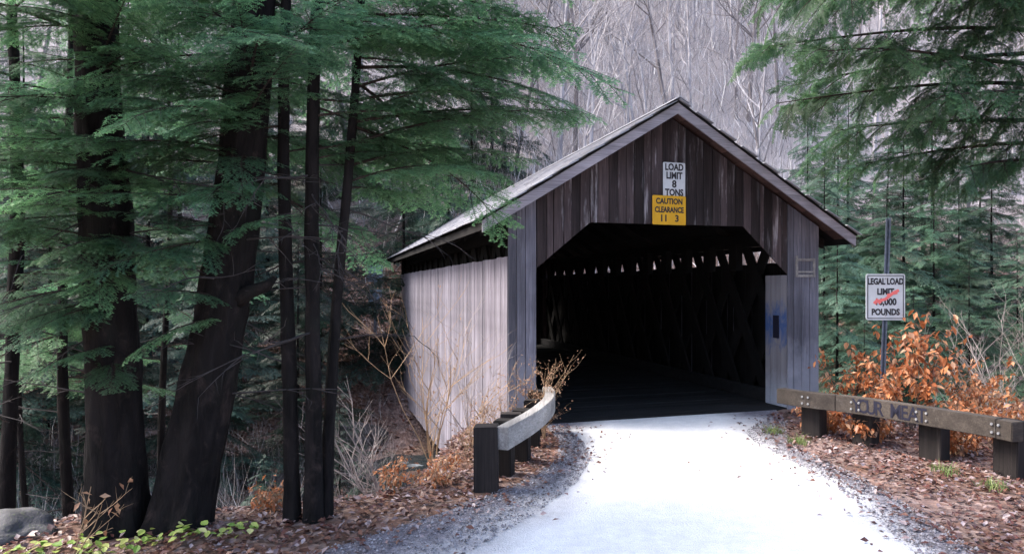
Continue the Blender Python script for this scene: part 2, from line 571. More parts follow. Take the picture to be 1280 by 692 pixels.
# road sheet
ys = np.concatenate([np.linspace(-16, 3.5, 40), np.linspace(3.6, 12.8, 140)])
NX = 90
V = []; E = []
for yv in ys:
    l, pl, pr, r = [float(q) for q in road_at(yv)]
    for k in range(NX):
        t = k / (NX - 1); x = l + (r - l) * t
        if x < pl: e = 0.5 + 0.5 * (pl - x) / max(pl - l, 1e-3)
        elif x > pr: e = 0.5 + 0.5 * (x - pr) / max(r - pr, 1e-3)
        else: e = 0.5 - 0.5 * min(1, min(x - pl, pr - x) / 0.9)
        lump = float((vnoise(np.array([x * 1.3]), np.array([yv * 1.3]), 7)[0] - 0.5) * 0.02 + (vnoise(np.array([x * 5]), np.array([yv * 5]), 8)[0] - 0.5) * 0.008)
        V.append((x, yv, 0.004 + lump * min(1, max(0, (11.0 - yv)))))
        e += 0.55 * float(sstep(9.0, 10.8, np.array(su(x, yv)[0]))) * (0.7 + 0.6 * float(vnoise(np.array([x * 2.0]), np.array([yv * 2.0]), 31)[0]))  # greyer by the threshold: portal shade put into the gravel colour
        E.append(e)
nr = len(ys)
ii, jj = np.meshgrid(np.arange(NX - 1), np.arange(nr - 1)); a = (jj * NX + ii).ravel()
# keep clear of the bridge deck: faces beyond the threshold are dropped
F = np.stack([a, a + 1, a + NX + 1, a + NX], 1)
Va = np.array(V); s_, u_ = su(Va[:, 0], Va[:, 1])
F = F[(s_[F].max(1) < 10.32)]
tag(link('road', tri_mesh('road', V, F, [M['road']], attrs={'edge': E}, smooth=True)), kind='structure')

# stream
w = MB()
pts = []
for k in range(60):
    u = -90 + k * 3
    pts.append((xy(13.0 + 0.8 * math.sin(u * 0.2), u), xy(22.5 + math.sin(u * 0.13), u)))
for p, q in pts: w.v += [(p[0], p[1], -2.62), (q[0], q[1], -2.62)]
for k in range(59): w.f.append([2 * k, 2 * k + 2, 2 * k + 3, 2 * k + 1]); w.m.append(0)
tag(w.build('stream', M['water']), kind='structure')

# ------------------------------------------------------------------ bridge (local frame: x across, y along, z up)
ang = math.atan2(-AX, AY)
FS = 10.2
BO = xy(FS, 5.5)
BR = empty('covered_bridge', (BO[0], BO[1], 0), ang)
tag(BR, 'weathered wooden covered bridge with pale slate roof across the end of the gravel road', 'covered bridge')
LEN = 14.5
XL, XR = -2.805, 2.844
OL, OR = -2.349, 2.194
TL, TR, TZL, TZR = -1.467, 1.312, 3.132, 3.144
DL, DR = 2.407, 2.336
PKX, PKZ = -0.123, 5.052
EL, ELZ, ER, ERZ = -3.280, 3.101, 3.315, 3.026
rnd = random.Random(4)


def rooftop(x):                       # top of the rake
    return ELZ + (PKZ - ELZ) * (x - EL) / (PKX - EL) if x < PKX else ERZ + (PKZ - ERZ) * (ER - x) / (ER - PKX)


def opening(x):                       # lower edge of the front boards
    if x <= OL or x >= OR: return -0.12
    if x < TL: return DL + (TZL - DL) * (x - OL) / (TL - OL)
    if x > TR: return DR + (TZR - DR) * (OR - x) / (OR - TR)
    return TZL + (TZR - TZL) * (x - TL) / (TR - TL)


def opening_far(x):                   # far portal narrowed on this side to shut out a sliver of daylight
    return -0.12 if x > OR - 0.55 else opening(x)


def board_poly(x0, x1, lo, hi, kinks, e=1e-4):
    xs = [x0] + [k for k in kinks if x0 + 0.005 < k < x1 - 0.005] + [x1]
    f = lambda fn, i: fn(min(max(xs[i], x0 + e), x1 - e))
    return [(xs[i], f(lo, i)) for i in range(len(xs))] + [(xs[i], f(hi, i)) for i in reversed(range(len(xs)))]


def front_boards(edges, mat, name, y0=0.0, th=0.028):
    for x0, x1 in zip(edges[:-1], edges[1:]):
        g = 0.004 + rnd.random() * 0.003
        p = board_poly(x0 + g, x1 - g, opening, lambda x: rooftop(x) - 0.13, [TL, TR, PKX])
        j = rnd.uniform(-0.006, 0.006)
        b = MB(); b.prism(p, y0 + j - th, y0 + j, 1)
        b.build(name, mat, BR)


def splits(a, b, w):
    n = max(1, round((b - a) / w)); c = [a + (b - a) * i / n for i in range(n + 1)]
    for i in range(1, n): c[i] += rnd.uniform(-0.2, 0.2) * w
    return c


front_boards(splits(XL + 0.002, OL, 0.15), M['post'], 'corner_board')
front_boards(splits(OL, TL, 0.16), M['gable'], 'gable_board')
front_boards(splits(TL, TR, 0.155), M['gable'], 'gable_board')
front_boards(splits(TR, OR, 0.16), M['gable'], 'gable_board')
front_boards(splits(OR, XR - 0.002, 0.178), M['post'], 'corner_board')

# side walls: one mesh, many boards
def wall_board(w_, sd_):
    b = MB(); b.box(-0.014, 0.014, 0.001, w_ - 0.001, -1.72, 2.58)
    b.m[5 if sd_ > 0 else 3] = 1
    return b
for side, xw in ((-1, XL), (1, XR)):
    y = 0.03; meshes = {}
    while y < LEN - 0.05:
        wd = rnd.choice((0.19, 0.22, 0.25))
        k = (wd,)
        if k not in meshes: meshes[k] = wall_board(wd, side).mesh('wall_board', [M['siding'], M['dark']])
        o = link('wall_board', meshes[k], BR, (xw - side * 0.016 + rnd.uniform(-0.006, 0.006), y, rnd.uniform(-0.012, 0.008)))
        y += wd
# far gable (simple boards)
for x0, x1 in zip(*(lambda e: (e[:-1], e[1:]))(splits(XL, XR, 0.25))):
    b = MB(); b.prism(board_poly(x0 + 0.004, x1 - 0.004, opening_far, lambda x: rooftop(x) - 0.13, [TL, TR, PKX]), LEN, LEN + 0.03, 1)
    b.build('gable_board', M['gable'], BR)

# town lattice trusses
def clip(poly, axis, lim, keep_ge):
    out = []
    for i in range(len(poly)):
        p, q = poly[i], poly[(i + 1) % len(poly)]
        ip = (p[axis] >= lim) == keep_ge; iq = (q[axis] >= lim) == keep_ge
        if ip: out.append(p)
        if ip != iq:
            t = (lim - p[axis]) / (q[axis] - p[axis])
            out.append(tuple(p[k] + t * (q[k] - p[k]) for k in range(2)))
    return out


SL = 1.7; HW = 0.135
for side, xc in ((-1, XL + 0.30), (1, XR - 0.30)):
    for dirn, xo in ((1, -0.026), (-1, 0.026)):
        full = None
        for k in range(-6, 22):
            yc = 1.36 + k * 0.97
            z0, z1 = -1.4, 3.0; zc = 2.36
            c0 = yc + dirn * (z0 - zc) / SL; c1 = yc + dirn * (z1 - zc) / SL
            poly = [(c0 - HW, z0), (c0 + HW, z0), (c1 + HW, z1), (c1 - HW, z1)]
            lo, hi = min(p[0] for p in poly), max(p[0] for p in poly)
            if hi < 0.1 or lo > LEN - 0.05: continue
            if lo >= 0.06 and hi <= LEN - 0.06:
                if full is None:
                    b = MB(); b.prism([(p[0] - yc, p[1]) for p in poly], xc + xo - 0.024, xc + xo + 0.024, 0)
                    full = b.mesh('lattice_plank', M['dark'])
                link('lattice_plank', full, BR, (0, yc, 0))
            else:
                poly = clip(clip(poly, 0, 0.06, True), 0, LEN - 0.06, False)
                if len(poly) >= 3:
                    b = MB(); b.prism(poly, xc + xo - 0.024, xc + xo + 0.024, 0); b.build('lattice_plank', M['dark'], BR)
    st = MB(); st.box(xc - 0.075, xc - 0.015 + 0.09, -0.13, 0.13, 2.45, 2.97)  # added blocks that narrow the daylight gaps between lattice crossings
    stm = st.mesh('gap_block', M['dark'])
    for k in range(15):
        link('gap_block', stm, BR, (0.16 * -side, 1.36 + 0.485 + k * 0.97, 0))
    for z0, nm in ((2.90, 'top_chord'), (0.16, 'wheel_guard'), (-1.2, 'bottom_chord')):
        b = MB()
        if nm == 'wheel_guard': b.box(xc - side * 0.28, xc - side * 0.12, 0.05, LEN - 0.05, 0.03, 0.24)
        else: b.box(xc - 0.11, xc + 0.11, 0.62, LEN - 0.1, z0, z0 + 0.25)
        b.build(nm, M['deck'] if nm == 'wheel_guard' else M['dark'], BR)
# jamb boards lining the first stretch of the passage
for side, xj in ((-1, OL), (1, OR)):
    e = splits(0.002, 0.60, 0.15)
    for y0, y1 in zip(e[:-1], e[1:]):
        b = MB(); zt = DL if side < 0 else DR
        b.box(xj, xj + 0.025 * side, y0 + 0.004, y1 - 0.004, 0.03, zt - 0.01) if side > 0 else b.box(xj - 0.025, xj, y0 + 0.004, y1 - 0.004, 0.03, zt - 0.01)
        b.build('jamb_board', M['jamb'] if side > 0 else M['post'], BR)
b = MB(); b.box(OR - 0.014, OR - 0.001, 0.20, 0.36, 1.22, 1.62)
b.build('notice_plate', M['blue_paint'], BR)

# deck
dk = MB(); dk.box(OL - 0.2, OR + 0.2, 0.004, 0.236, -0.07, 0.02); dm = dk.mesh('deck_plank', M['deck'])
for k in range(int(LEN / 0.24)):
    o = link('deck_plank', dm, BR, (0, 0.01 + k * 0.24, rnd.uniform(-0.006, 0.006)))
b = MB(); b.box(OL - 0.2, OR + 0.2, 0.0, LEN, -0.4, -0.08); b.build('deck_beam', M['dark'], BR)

# rafters, roof deck, slates
def slope_len(x0, z0, x1, z1): return math.hypot(x1 - x0, z1 - z0)
RY0, RY1 = -0.40, LEN + 0.4
for xe, ze, nm in ((EL, ELZ, 'l'), (ER, ERZ, 'r')):
    sgn = 1 if xe < PKX else -1
    # rafters
    d = 0.27
    rf = MB(); rf.prism([(xe + sgn * 0.12, ze - 0.10 + 0.06), (PKX, PKZ - 0.12), (PKX, PKZ - 0.12 - 0.18), (xe + sgn * 0.12, ze - 0.10 - 0.10)], 0.0, 0.10, 1)
    rm = rf.mesh('rafter', M['dark'])
    for k in range(int(LEN / 1.2)): link('rafter', rm, BR, (0, 0.25 + k * 1.2, 0))
    # soffit / roof boards: long boards running along the bridge
    n = 13
    for k in range(n):
        t0, t1 = k / n, (k + 1) / n
        P = lambda t: (xe + (PKX - xe) * t, ze + (PKZ - ze) * t)
        p, q = P(t0 + 0.002), P(t1 - 0.002)
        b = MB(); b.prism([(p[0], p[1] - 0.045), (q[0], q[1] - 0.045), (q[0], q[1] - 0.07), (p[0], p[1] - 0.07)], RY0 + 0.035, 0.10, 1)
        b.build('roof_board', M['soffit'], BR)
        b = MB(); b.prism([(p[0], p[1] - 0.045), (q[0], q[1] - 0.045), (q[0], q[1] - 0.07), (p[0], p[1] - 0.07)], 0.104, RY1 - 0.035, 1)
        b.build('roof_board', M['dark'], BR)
    # rake boards, butting at the peak
    for yy in (RY0, RY1 - 0.03):
        b = MB(); b.prism([(xe, ze - 0.03), (PKX - sgn * 0.0015, PKZ - 0.03), (PKX - sgn * 0.0015, PKZ - 0.20), (xe, ze - 0.20)], yy, yy + 0.03, 1)
        b.build('rake_board', M['rake'], BR)
        b = MB(); b.prism([(xe - sgn * 0.01, ze + 0.004), (PKX - sgn * 0.0015, PKZ + 0.006), (PKX - sgn * 0.0015, PKZ - 0.028), (xe - sgn * 0.01, ze - 0.028)], yy - 0.02, yy + 0.05, 1)
        b.build('rake_moulding', M['dark'], BR)
    b = MB(); b.box(min(xe, xe + sgn * 0.02), max(xe, xe + sgn * 0.02), RY0 + 0.036, RY1 - 0.036, ze - 0.16, ze - 0.046); b.build('eave_board', M['dark'], BR)
    # slates in courses, joined: too many to pick apart
    SLb = MB(); L_ = slope_len(xe, ze, PKX, PKZ); dx, dz = (PKX - xe) / L_, (PKZ - ze) / L_
    nxn, nzn = -dz * sgn, dx * sgn
    if nzn < 0: nxn, nzn = -nxn, -nzn
    course = 0.24; r = 0; t = -0.06
    while t < L_ - 0.02:
        y = RY0 - 0.06 + (r % 2) * 0.15 - rnd.random() * 0.02
        while y < RY1 + 0.05:
            wd = 0.30 + rnd.uniform(-0.03, 0.03)
            y0, y1 = max(y, RY0 - 0.06 - rnd.random() * 0.02), min(y + wd - 0.008, RY1 + 0.06)
            if y1 - y0 > 0.03:
                lift = rnd.uniform(0, 0.006); tt = t + rnd.uniform(-0.012, 0.012); t2 = min(tt + course + 0.10, L_ + 0.01)
                A = (xe + dx * tt + nxn * (0.022 + lift), ze + dz * tt + nzn * (0.022 + lift)); B_ = (xe + dx * t2 + nxn * 0.008, ze + dz * t2 + nzn * 0.008)
                SLb.prism([A, B_, (B_[0] + nxn * 0.012, B_[1] + nzn * 0.012), (A[0] + nxn * 0.014, A[1] + nzn * 0.014)], y0, y1, 1)
            y += wd
        t += course; r += 1
    o = SLb.build('roof_slates', M['slate'], BR); o['kind'] = 'stuff'
b = MB(); b.prism([(PKX - 0.17, PKZ - 0.04), (PKX, PKZ + 0.065), (PKX + 0.17, PKZ - 0.04), (PKX, PKZ + 0.045)], RY0 - 0.06, RY1 + 0.06, 1)
b.build('ridge_cap', M['slate'], BR)
# abutment stones under both ends
sb = []
for v in range(4):
    b = MB(); b.box(-0.46, 0.46, -0.3, 0.3, -0.2, 0.2)
    me = b.mesh('abutment_stone', M['rock']); bm = bmesh.new(); bm.from_mesh(me)
    bmesh.ops.bevel(bm, geom=bm.edges[:] , offset=0.05, segments=1, affect='EDGES')
    for q in bm.verts: q.co += Vector((rnd.uniform(-.03, .03), rnd.uniform(-.03, .03), rnd.uniform(-.025, .025)))
    bm.to_mesh(me); bm.free(); sb.append(me)
for y0 in (0.35, LEN - 0.35):
    for r in range(6):
        for k in range(6):
            o = link('abutment_stone', sb[rnd.randrange(4)], BR, (-2.35 + k * 0.96 - (r % 2) * 0.25, y0, -0.6 - r * 0.42))

# ------------------------------------------------------------------ signs
def text_mesh(name, body, size, mat, parent, loc, sx=1.0, bold=0.0):
    cu = bpy.data.curves.new(name, 'FONT'); cu.body = body; cu.size = size; cu.align_x = 'CENTER'; cu.align_y = 'CENTER'
    cu.extrude = 0.0012; cu.offset = bold; cu.resolution_u = 3
    tmp = bpy.data.objects.new(name, cu); COL.objects.link(tmp)
    dg = bpy.context.evaluated_depsgraph_get(); dg.update()
    me = bpy.data.meshes.new_from_object(tmp.evaluated_get(dg)); me.name = name
    bpy.data.objects.remove(tmp); bpy.data.curves.remove(cu)
    me.materials.clear(); me.materials.append(mat)
    o = link(name, me, parent)
    o.matrix_local = Matrix.Translation(loc) @ Matrix.Rotation(R(90), 4, 'X') @ Matrix.Diagonal((sx, 1, 1, 1))
    return o


def plate(w, h, th, r, mat, name, parent, loc=(0, 0, 0)):
    poly = []
    for cx, cz, a0 in ((w / 2 - r, h / 2 - r, 0), (-w / 2 + r, h / 2 - r, 90), (-w / 2 + r, -h / 2 + r, 180), (w / 2 - r, -h / 2 + r, 270)):
        for k in range(4):
            t = R(a0 + 30 * k); poly.append((cx + r * math.cos(t), cz + r * math.sin(t)))
    b = MB(); b.prism(poly, 0.0, th, 1)
    return b.build(name, mat, parent, loc=loc)


def border(w, h, t, mat, parent, y):
    b = MB()
    b.box(-w / 2, w / 2, y, y + 0.003, h / 2 - t, h / 2); b.box(-w / 2, w / 2, y, y + 0.003, -h / 2, -h / 2 + t)
    b.box(-w / 2, -w / 2 + t, y, y + 0.003, -h / 2 + t, h / 2 - t); b.box(w / 2 - t, w / 2, y, y + 0.003, -h / 2 + t, h / 2 - t)
    return b.build('border', mat, parent)


def on_face(pxx, pyy, s=10.2):
    d = Vector(((pxx - 680) / 870, 1, -(pyy - 360) / 870)); t = s / (AX * d.x + AY * d.y)
    p = d * t; return Vector((p.x, p.y, p.z + EYE))


OUT = Vector((-AX, -AY, 0))
p = on_face(840, 226) + OUT * 0.075
t = empty('load_limit_sign', p, ang)
tag(t, 'narrow white load limit sign with black lettering on the gable above the yellow sign', 'sign')
pl = plate(0.40, 0.57, 0.012, 0.02, M['white_sign'], 'panel', t)
for i, (tx, sz, w_) in enumerate((("LOAD", 0.15, 0.82), ("LIMIT", 0.15, 0.82), ("8", 0.16, 1.0), ("TONS", 0.15, 0.82))):
    text_mesh('lettering', tx, sz, M['letter'], pl, (0, -0.002, 0.205 - i * 0.137), w_, 0.006)
p = on_face(833, 263.5) + OUT * 0.10
t = empty('clearance_sign', p, ang)
tag(t, 'yellow clearance sign with black lettering fixed above the bridge opening', 'sign')
pl = plate(0.60, 0.47, 0.012, 0.02, M['yellow_sign'], 'panel', t)
for i, (tx, sz, w_) in enumerate((("CAUTION", 0.125, 0.85), ("CLEARANCE", 0.125, 0.74), ("11   3", 0.15, 1.0))):
    text_mesh('lettering', tx, sz, M['letter'], pl, (0, -0.002, 0.14 - i * 0.138), w_, 0.005)
# small empty frame on the right corner boards
p = on_face(1005, 334) + OUT * 0.05
t = empty('wooden_frame', p, ang)
tag(t, 'small square weathered batten frame nailed to the right corner boards of the bridge', 'frame')
for nm, bx in (('stile', (-0.20, -0.16, 0, 0.02, -0.17, 0.20)), ('stile', (0.16, 0.20, 0, 0.02, -0.17, 0.16)), ('rail', (-0.157, 0.157, 0.002, 0.02, 0.11, 0.155)), ('rail', (-0.157, 0.157, 0.002, 0.02, -0.17, -0.125)), ('slat', (-0.157, 0.157, 0.004, 0.018, -0.095, -0.065))):
    b = MB(); b.box(*bx); b.build(nm, M['railpale'], t)

# road sign right
SP = Vector(((1101 - 680) / 870 * 10.3, 10.3, 0))
SP.z = zat(SP.x, SP.y)
t = empty('load_limit_road_sign', SP, R(-4))
tag(t, 'white legal load limit sign with red spray paint behind the right guard rail', 'road sign')
po = MB(); lean = 0.035
def chan(z0, z1):
    for x0, x1, y0, y1 in ((-0.05, -0.028, -0.012, 0.0), (-0.028, -0.018, 0.0, 0.035), (-0.018, 0.018, 0.035, 0.045), (0.018, 0.028, 0.0, 0.035), (0.028, 0.05, -0.012, 0.0)):
        b = len(po.v); po.box(x0, x1, y0, y1, z0, z1)
        po.v[b:] = [(v[0] * 0.72 + lean * v[2], v[1] * 0.8, v[2]) for v in po.v[b:]]
chan(-0.4, 3.12)
po.build('post', M['steel'], t)
pz = EYE - (371 - 360) / 870 * 10.25 - SP.z
pl = plate(0.56, 0.68, 0.012, 0.03, M['white_sign'], 'panel', t, (0.055, -0.03, pz))
border(0.52, 0.64, 0.012, M['letter'], pl, -0.002)
for i, (tx, sz, w_) in enumerate((("LEGAL LOAD", 0.125, 0.70), ("LIMIT", 0.125, 0.82), ("16,000", 0.135, 0.85), ("POUNDS", 0.125, 0.80))):
    text_mesh('lettering', tx, sz, M['letter'], pl, (0, -0.002, 0.225 - i * 0.15), w_, 0.006)
b = MB()
for q in (([(-0.13, -0.07), (0.0, -0.03), (0.11, 0.06), (0.19, 0.10)], 0.022), ([(-0.16, -0.10), (-0.12, -0.045), (-0.07, -0.09)], 0.028), ([(0.02, 0.03), (0.17, 0.06)], 0.016)):
    b.tube([(a_[0], -0.004, a_[1]) for a_ in q[0]], [q[1]] * len(q[0]), 6)
for i, v in enumerate(b.v): b.v[i] = (v[0], -0.0035 + (v[1] + 0.004) * 0.05, v[2])
b.build('spray_paint', M['red_paint'], pl)
for dz in (0.27, -0.27):
    b = MB(); b.tube([(0, -0.008, dz), (0, 0.0, dz)], [0.012, 0.012], 8); b.build('bolt', M['bolt'], pl)

# far sign beyond the stream, seen from the back
FD = 28
q = Vector(((469 - 680) / 870 * FD, FD, 0)); q.z = zat(q.x, q.y)
t = empty('far_road_sign', q, R(10))
tag(t, 'small blue grey sign seen from behind on the far bank left of the bridge', 'road sign')
zz = lambda y: EYE - (y - 360) / 870 * FD - q.z
b = MB(); b.box(-0.06, 0.06, 0, 0.06, -0.3, zz(332)); b.build('post', M['steel'], t)
b = MB(); b.box(-0.30, 0.30, -0.03, -0.001, zz(352), zz(331)); b.build('panel', M['signback'], t)
b = MB(); b.box(-0.27, 0.27, -0.03, -0.001, zz(386), zz(362)); b.build('panel', M['signback'], t)

# ------------------------------------------------------------------ guard rails
def bend_beam(path, hw, z0, z1, name, mat, parent, off=0.0, base=None, rag=0.0):
    """a squared timber following a plan path (list of 2d points)"""
    P = [Vector(p) for p in path]; vs = []; b = MB()
    for i, p_ in enumerate(P):
        d = (P[min(i + 1, len(P) - 1)] - P[max(i - 1, 0)]).normalized(); nrm = Vector((-d.y, d.x))
        c = p_ + nrm * off
        dz = rag * math.sin(i * 1.7)
        for sgn, z in ((-1, z0), (1, z0), (1, z1), (-1, z1)):
            qq = c + nrm * hw * sgn; vs.append((qq.x - base[0], qq.y - base[1], z + dz - base[2]))
    fs = []
    for i in range(len(P) - 1):
        for k in range(4): fs.append((i * 4 + k, i * 4 + (k + 1) % 4, i * 4 + 4 + (k + 1) % 4, i * 4 + 4 + k))
    e = (len(P) - 1) * 4; fs += [(3, 2, 1, 0), (e, e + 1, e + 2, e + 3)]
    b.add(vs, fs)
    me = b.mesh(name, mat)
    bm = bmesh.new(); bm.from_mesh(me)
    ed = [x for x in bm.edges if x.calc_face_angle(0) > 0.6]
    bmesh.ops.bevel(bm, geom=ed, offset=0.008, segments=2, affect='EDGES'); bm.to_mesh(me); bm.free()
    return link(name, me, parent)


def spline(pts, n):
    pts = [Vector(p) for p in pts]; out = []
    m = len(pts) - 1
    for k in range(n + 1):
        t = k / n * m; i = min(int(t), m - 1); f = t - i
        p0, p1, p2, p3 = pts[max(i - 1, 0)], pts[i], pts[i + 1], pts[min(i + 2, m)]
        out.append(0.5 * ((2 * p1) + (p2 - p0) * f + (2 * p0 - 5 * p1 + 4 * p2 - p3) * f * f + (3 * p1 - p0 - 3 * p2 + p3) * f ** 3))
    return out


def rail_post(w, d, h, parent, loc, rz, mat):
    b = MB(); b.box(-w / 2, w / 2, -d / 2, d / 2, -0.45, h)
    me = b.mesh('post', mat); bm = bmesh.new(); bm.from_mesh(me)
    bmesh.ops.bevel(bm, geom=bm.edges[:], offset=0.01, segments=2, affect='EDGES')
    for v in bm.verts: v.co += Vector((rnd.uniform(-.004, .004), rnd.uniform(-.004, .004), rnd.uniform(-.004, .004)))
    bm.to_mesh(me); bm.free()
    o = link('post', me, parent, loc); o.rotation_euler = (rnd.uniform(-.02, .02), rnd.uniform(-.02, .02), rz); return o


lp = spline([W(*q) for q in ((-0.93, 5.95), (-0.71, 6.7), (-0.59, 7.4), (-0.58, 8.0), (-0.66, 8.45))], 24)
base = (*W(-0.9, 5.95), 0)
t = empty('left_guard_rail', base); t.name = 'guard_rail'
tag(t, 'curved pale timber guard rail on dark posts left of the bridge entrance', 'guard rail')
bend_beam(lp[:13], 0.07, 0.43, 0.665, 'rail_timber', M['railpale'], t, base=base)
bend_beam([lp[12] + (lp[13] - lp[12]) * 0.05] + lp[13:], 0.07, 0.425, 0.66, 'rail_timber', M['railpale'], t, base=base)
for (x, y), (w_, d_), h_, rz in (((-1.10, 6.02), (0.25, 0.24), 0.67, 0.0), ((-0.99, 6.5), (0.2, 0.2), 0.62, -0.2), ((-0.86, 7.0), (0.2, 0.2), 0.63, -0.2), ((-0.79, 7.65), (0.2, 0.2), 0.62, -0.1), ((-0.82, 8.3), (0.2, 0.2), 0.63, 0.1)):
    x, y = W(x, y)
    rail_post(w_, d_, h_, t, (x - base[0], y - base[1], 0), rz, M['railpost'])
b = MB(); b.box(-0.14, 0.1, 0.9, 1.06, 0.50, 0.62); b.build('spacer_block', M['railpost'], t, loc=(0.03, 0.1, 0))

RP = [(2.72, 8.32), (3.0, 8.0), (3.52, 7.62), (4.05, 7.0), (4.52, 6.38), (4.60, 6.22)]
RP = [W(*q) for q in RP]
rp = spline(RP, 40)
base = (*W(2.72, 8.32), 0)
t = empty('guard_rail', base)
tag(t, 'brown timber guard rail with dark lettering sprayed on it along the right roadside', 'guard rail')
cut = 13
def rail_piece(a, b_, z0, z1): return bend_beam(rp[a:b_], 0.08, z0, z1, 'rail_timber', M['rail'], t, base=base)
q1 = rail_piece(0, cut + 1, 0.45, 0.66)
rp2 = [rp[cut] + (rp[cut + 1] - rp[cut]) * 0.06] + rp[cut + 1:33]
bend_beam(rp2, 0.08, 0.445, 0.663, 'rail_timber', M['rail'], t, base=base)
rp3 = [rp[32] + (rp[33] - rp[32]) * 0.06] + rp[33:]
bend_beam(rp3, 0.08, 0.44, 0.655, 'rail_timber', M['rail'], t, base=base)


def rail_frame(f):                       # point on the road face of the right rail, tangent angle
    i = min(int(f), len(rp) - 2); p_ = rp[i] + (rp[i + 1] - rp[i]) * (f - i); d = (rp[i + 1] - rp[i]).normalized()
    nrm = Vector((d.y, -d.x))
    if nrm.y > 0 and nrm.x > 0: nrm = -nrm
    return p_, d, nrm


def post_near(xy_, w_, d_, h_):
    best = min(range(len(rp)), key=lambda i: (rp[i] - Vector(xy_)).length)
    p_, d, nrm = rail_frame(min(best, len(rp) - 2))
    c = p_ - nrm * (0.08 + d_ / 2 + 0.003)
    rail_post(w_, d_, h_, t, (c.x - base[0], c.y - base[1], 0), math.atan2(d.y, d.x), M['railpost'])
    return best
for xy_ in ((2.98, 8.02), (3.52, 7.62), (4.05, 7.0), (4.5, 6.4)):
    best = post_near(W(*xy_), 0.27, 0.22, 0.63)
    for k in (-1, 1):
        p_, d, nrm = rail_frame(min(max(best + k * 0.55, 0), len(rp) - 1.01))
        c = p_ + nrm * 0.083
        for dz in (-0.045, 0.045):
            b = MB(); b.tube([Vector((0, 0, 0)), Vector((nrm.x, nrm.y, 0)) * 0.012], [0.016, 0.014], 8)
            b.build('bolt', M['bolt'], t, loc=(c.x - base[0], c.y - base[1], 0.553 + dz))
# sprayed words on the rail, letter by letter along the bend
f = 16.2
for ch in "YOUR MEAT":
    if ch != ' ':
        p_, d, nrm = rail_frame(f); c = p_ + nrm * 0.0825
        o = text_mesh('lettering', ch, 0.25, M['blue_paint'], t, (0, 0, 0), 0.8, 0.003)
        rot = math.atan2(d.y, d.x)
        o.matrix_local = Matrix.Translation((c.x - base[0], c.y - base[1], 0.553)) @ Matrix.Rotation(rot, 4, 'Z') @ Matrix.Rotation(R(90), 4, 'X') @ Matrix.Diagonal((0.8, 1, 1, 1))
    f += 0.98

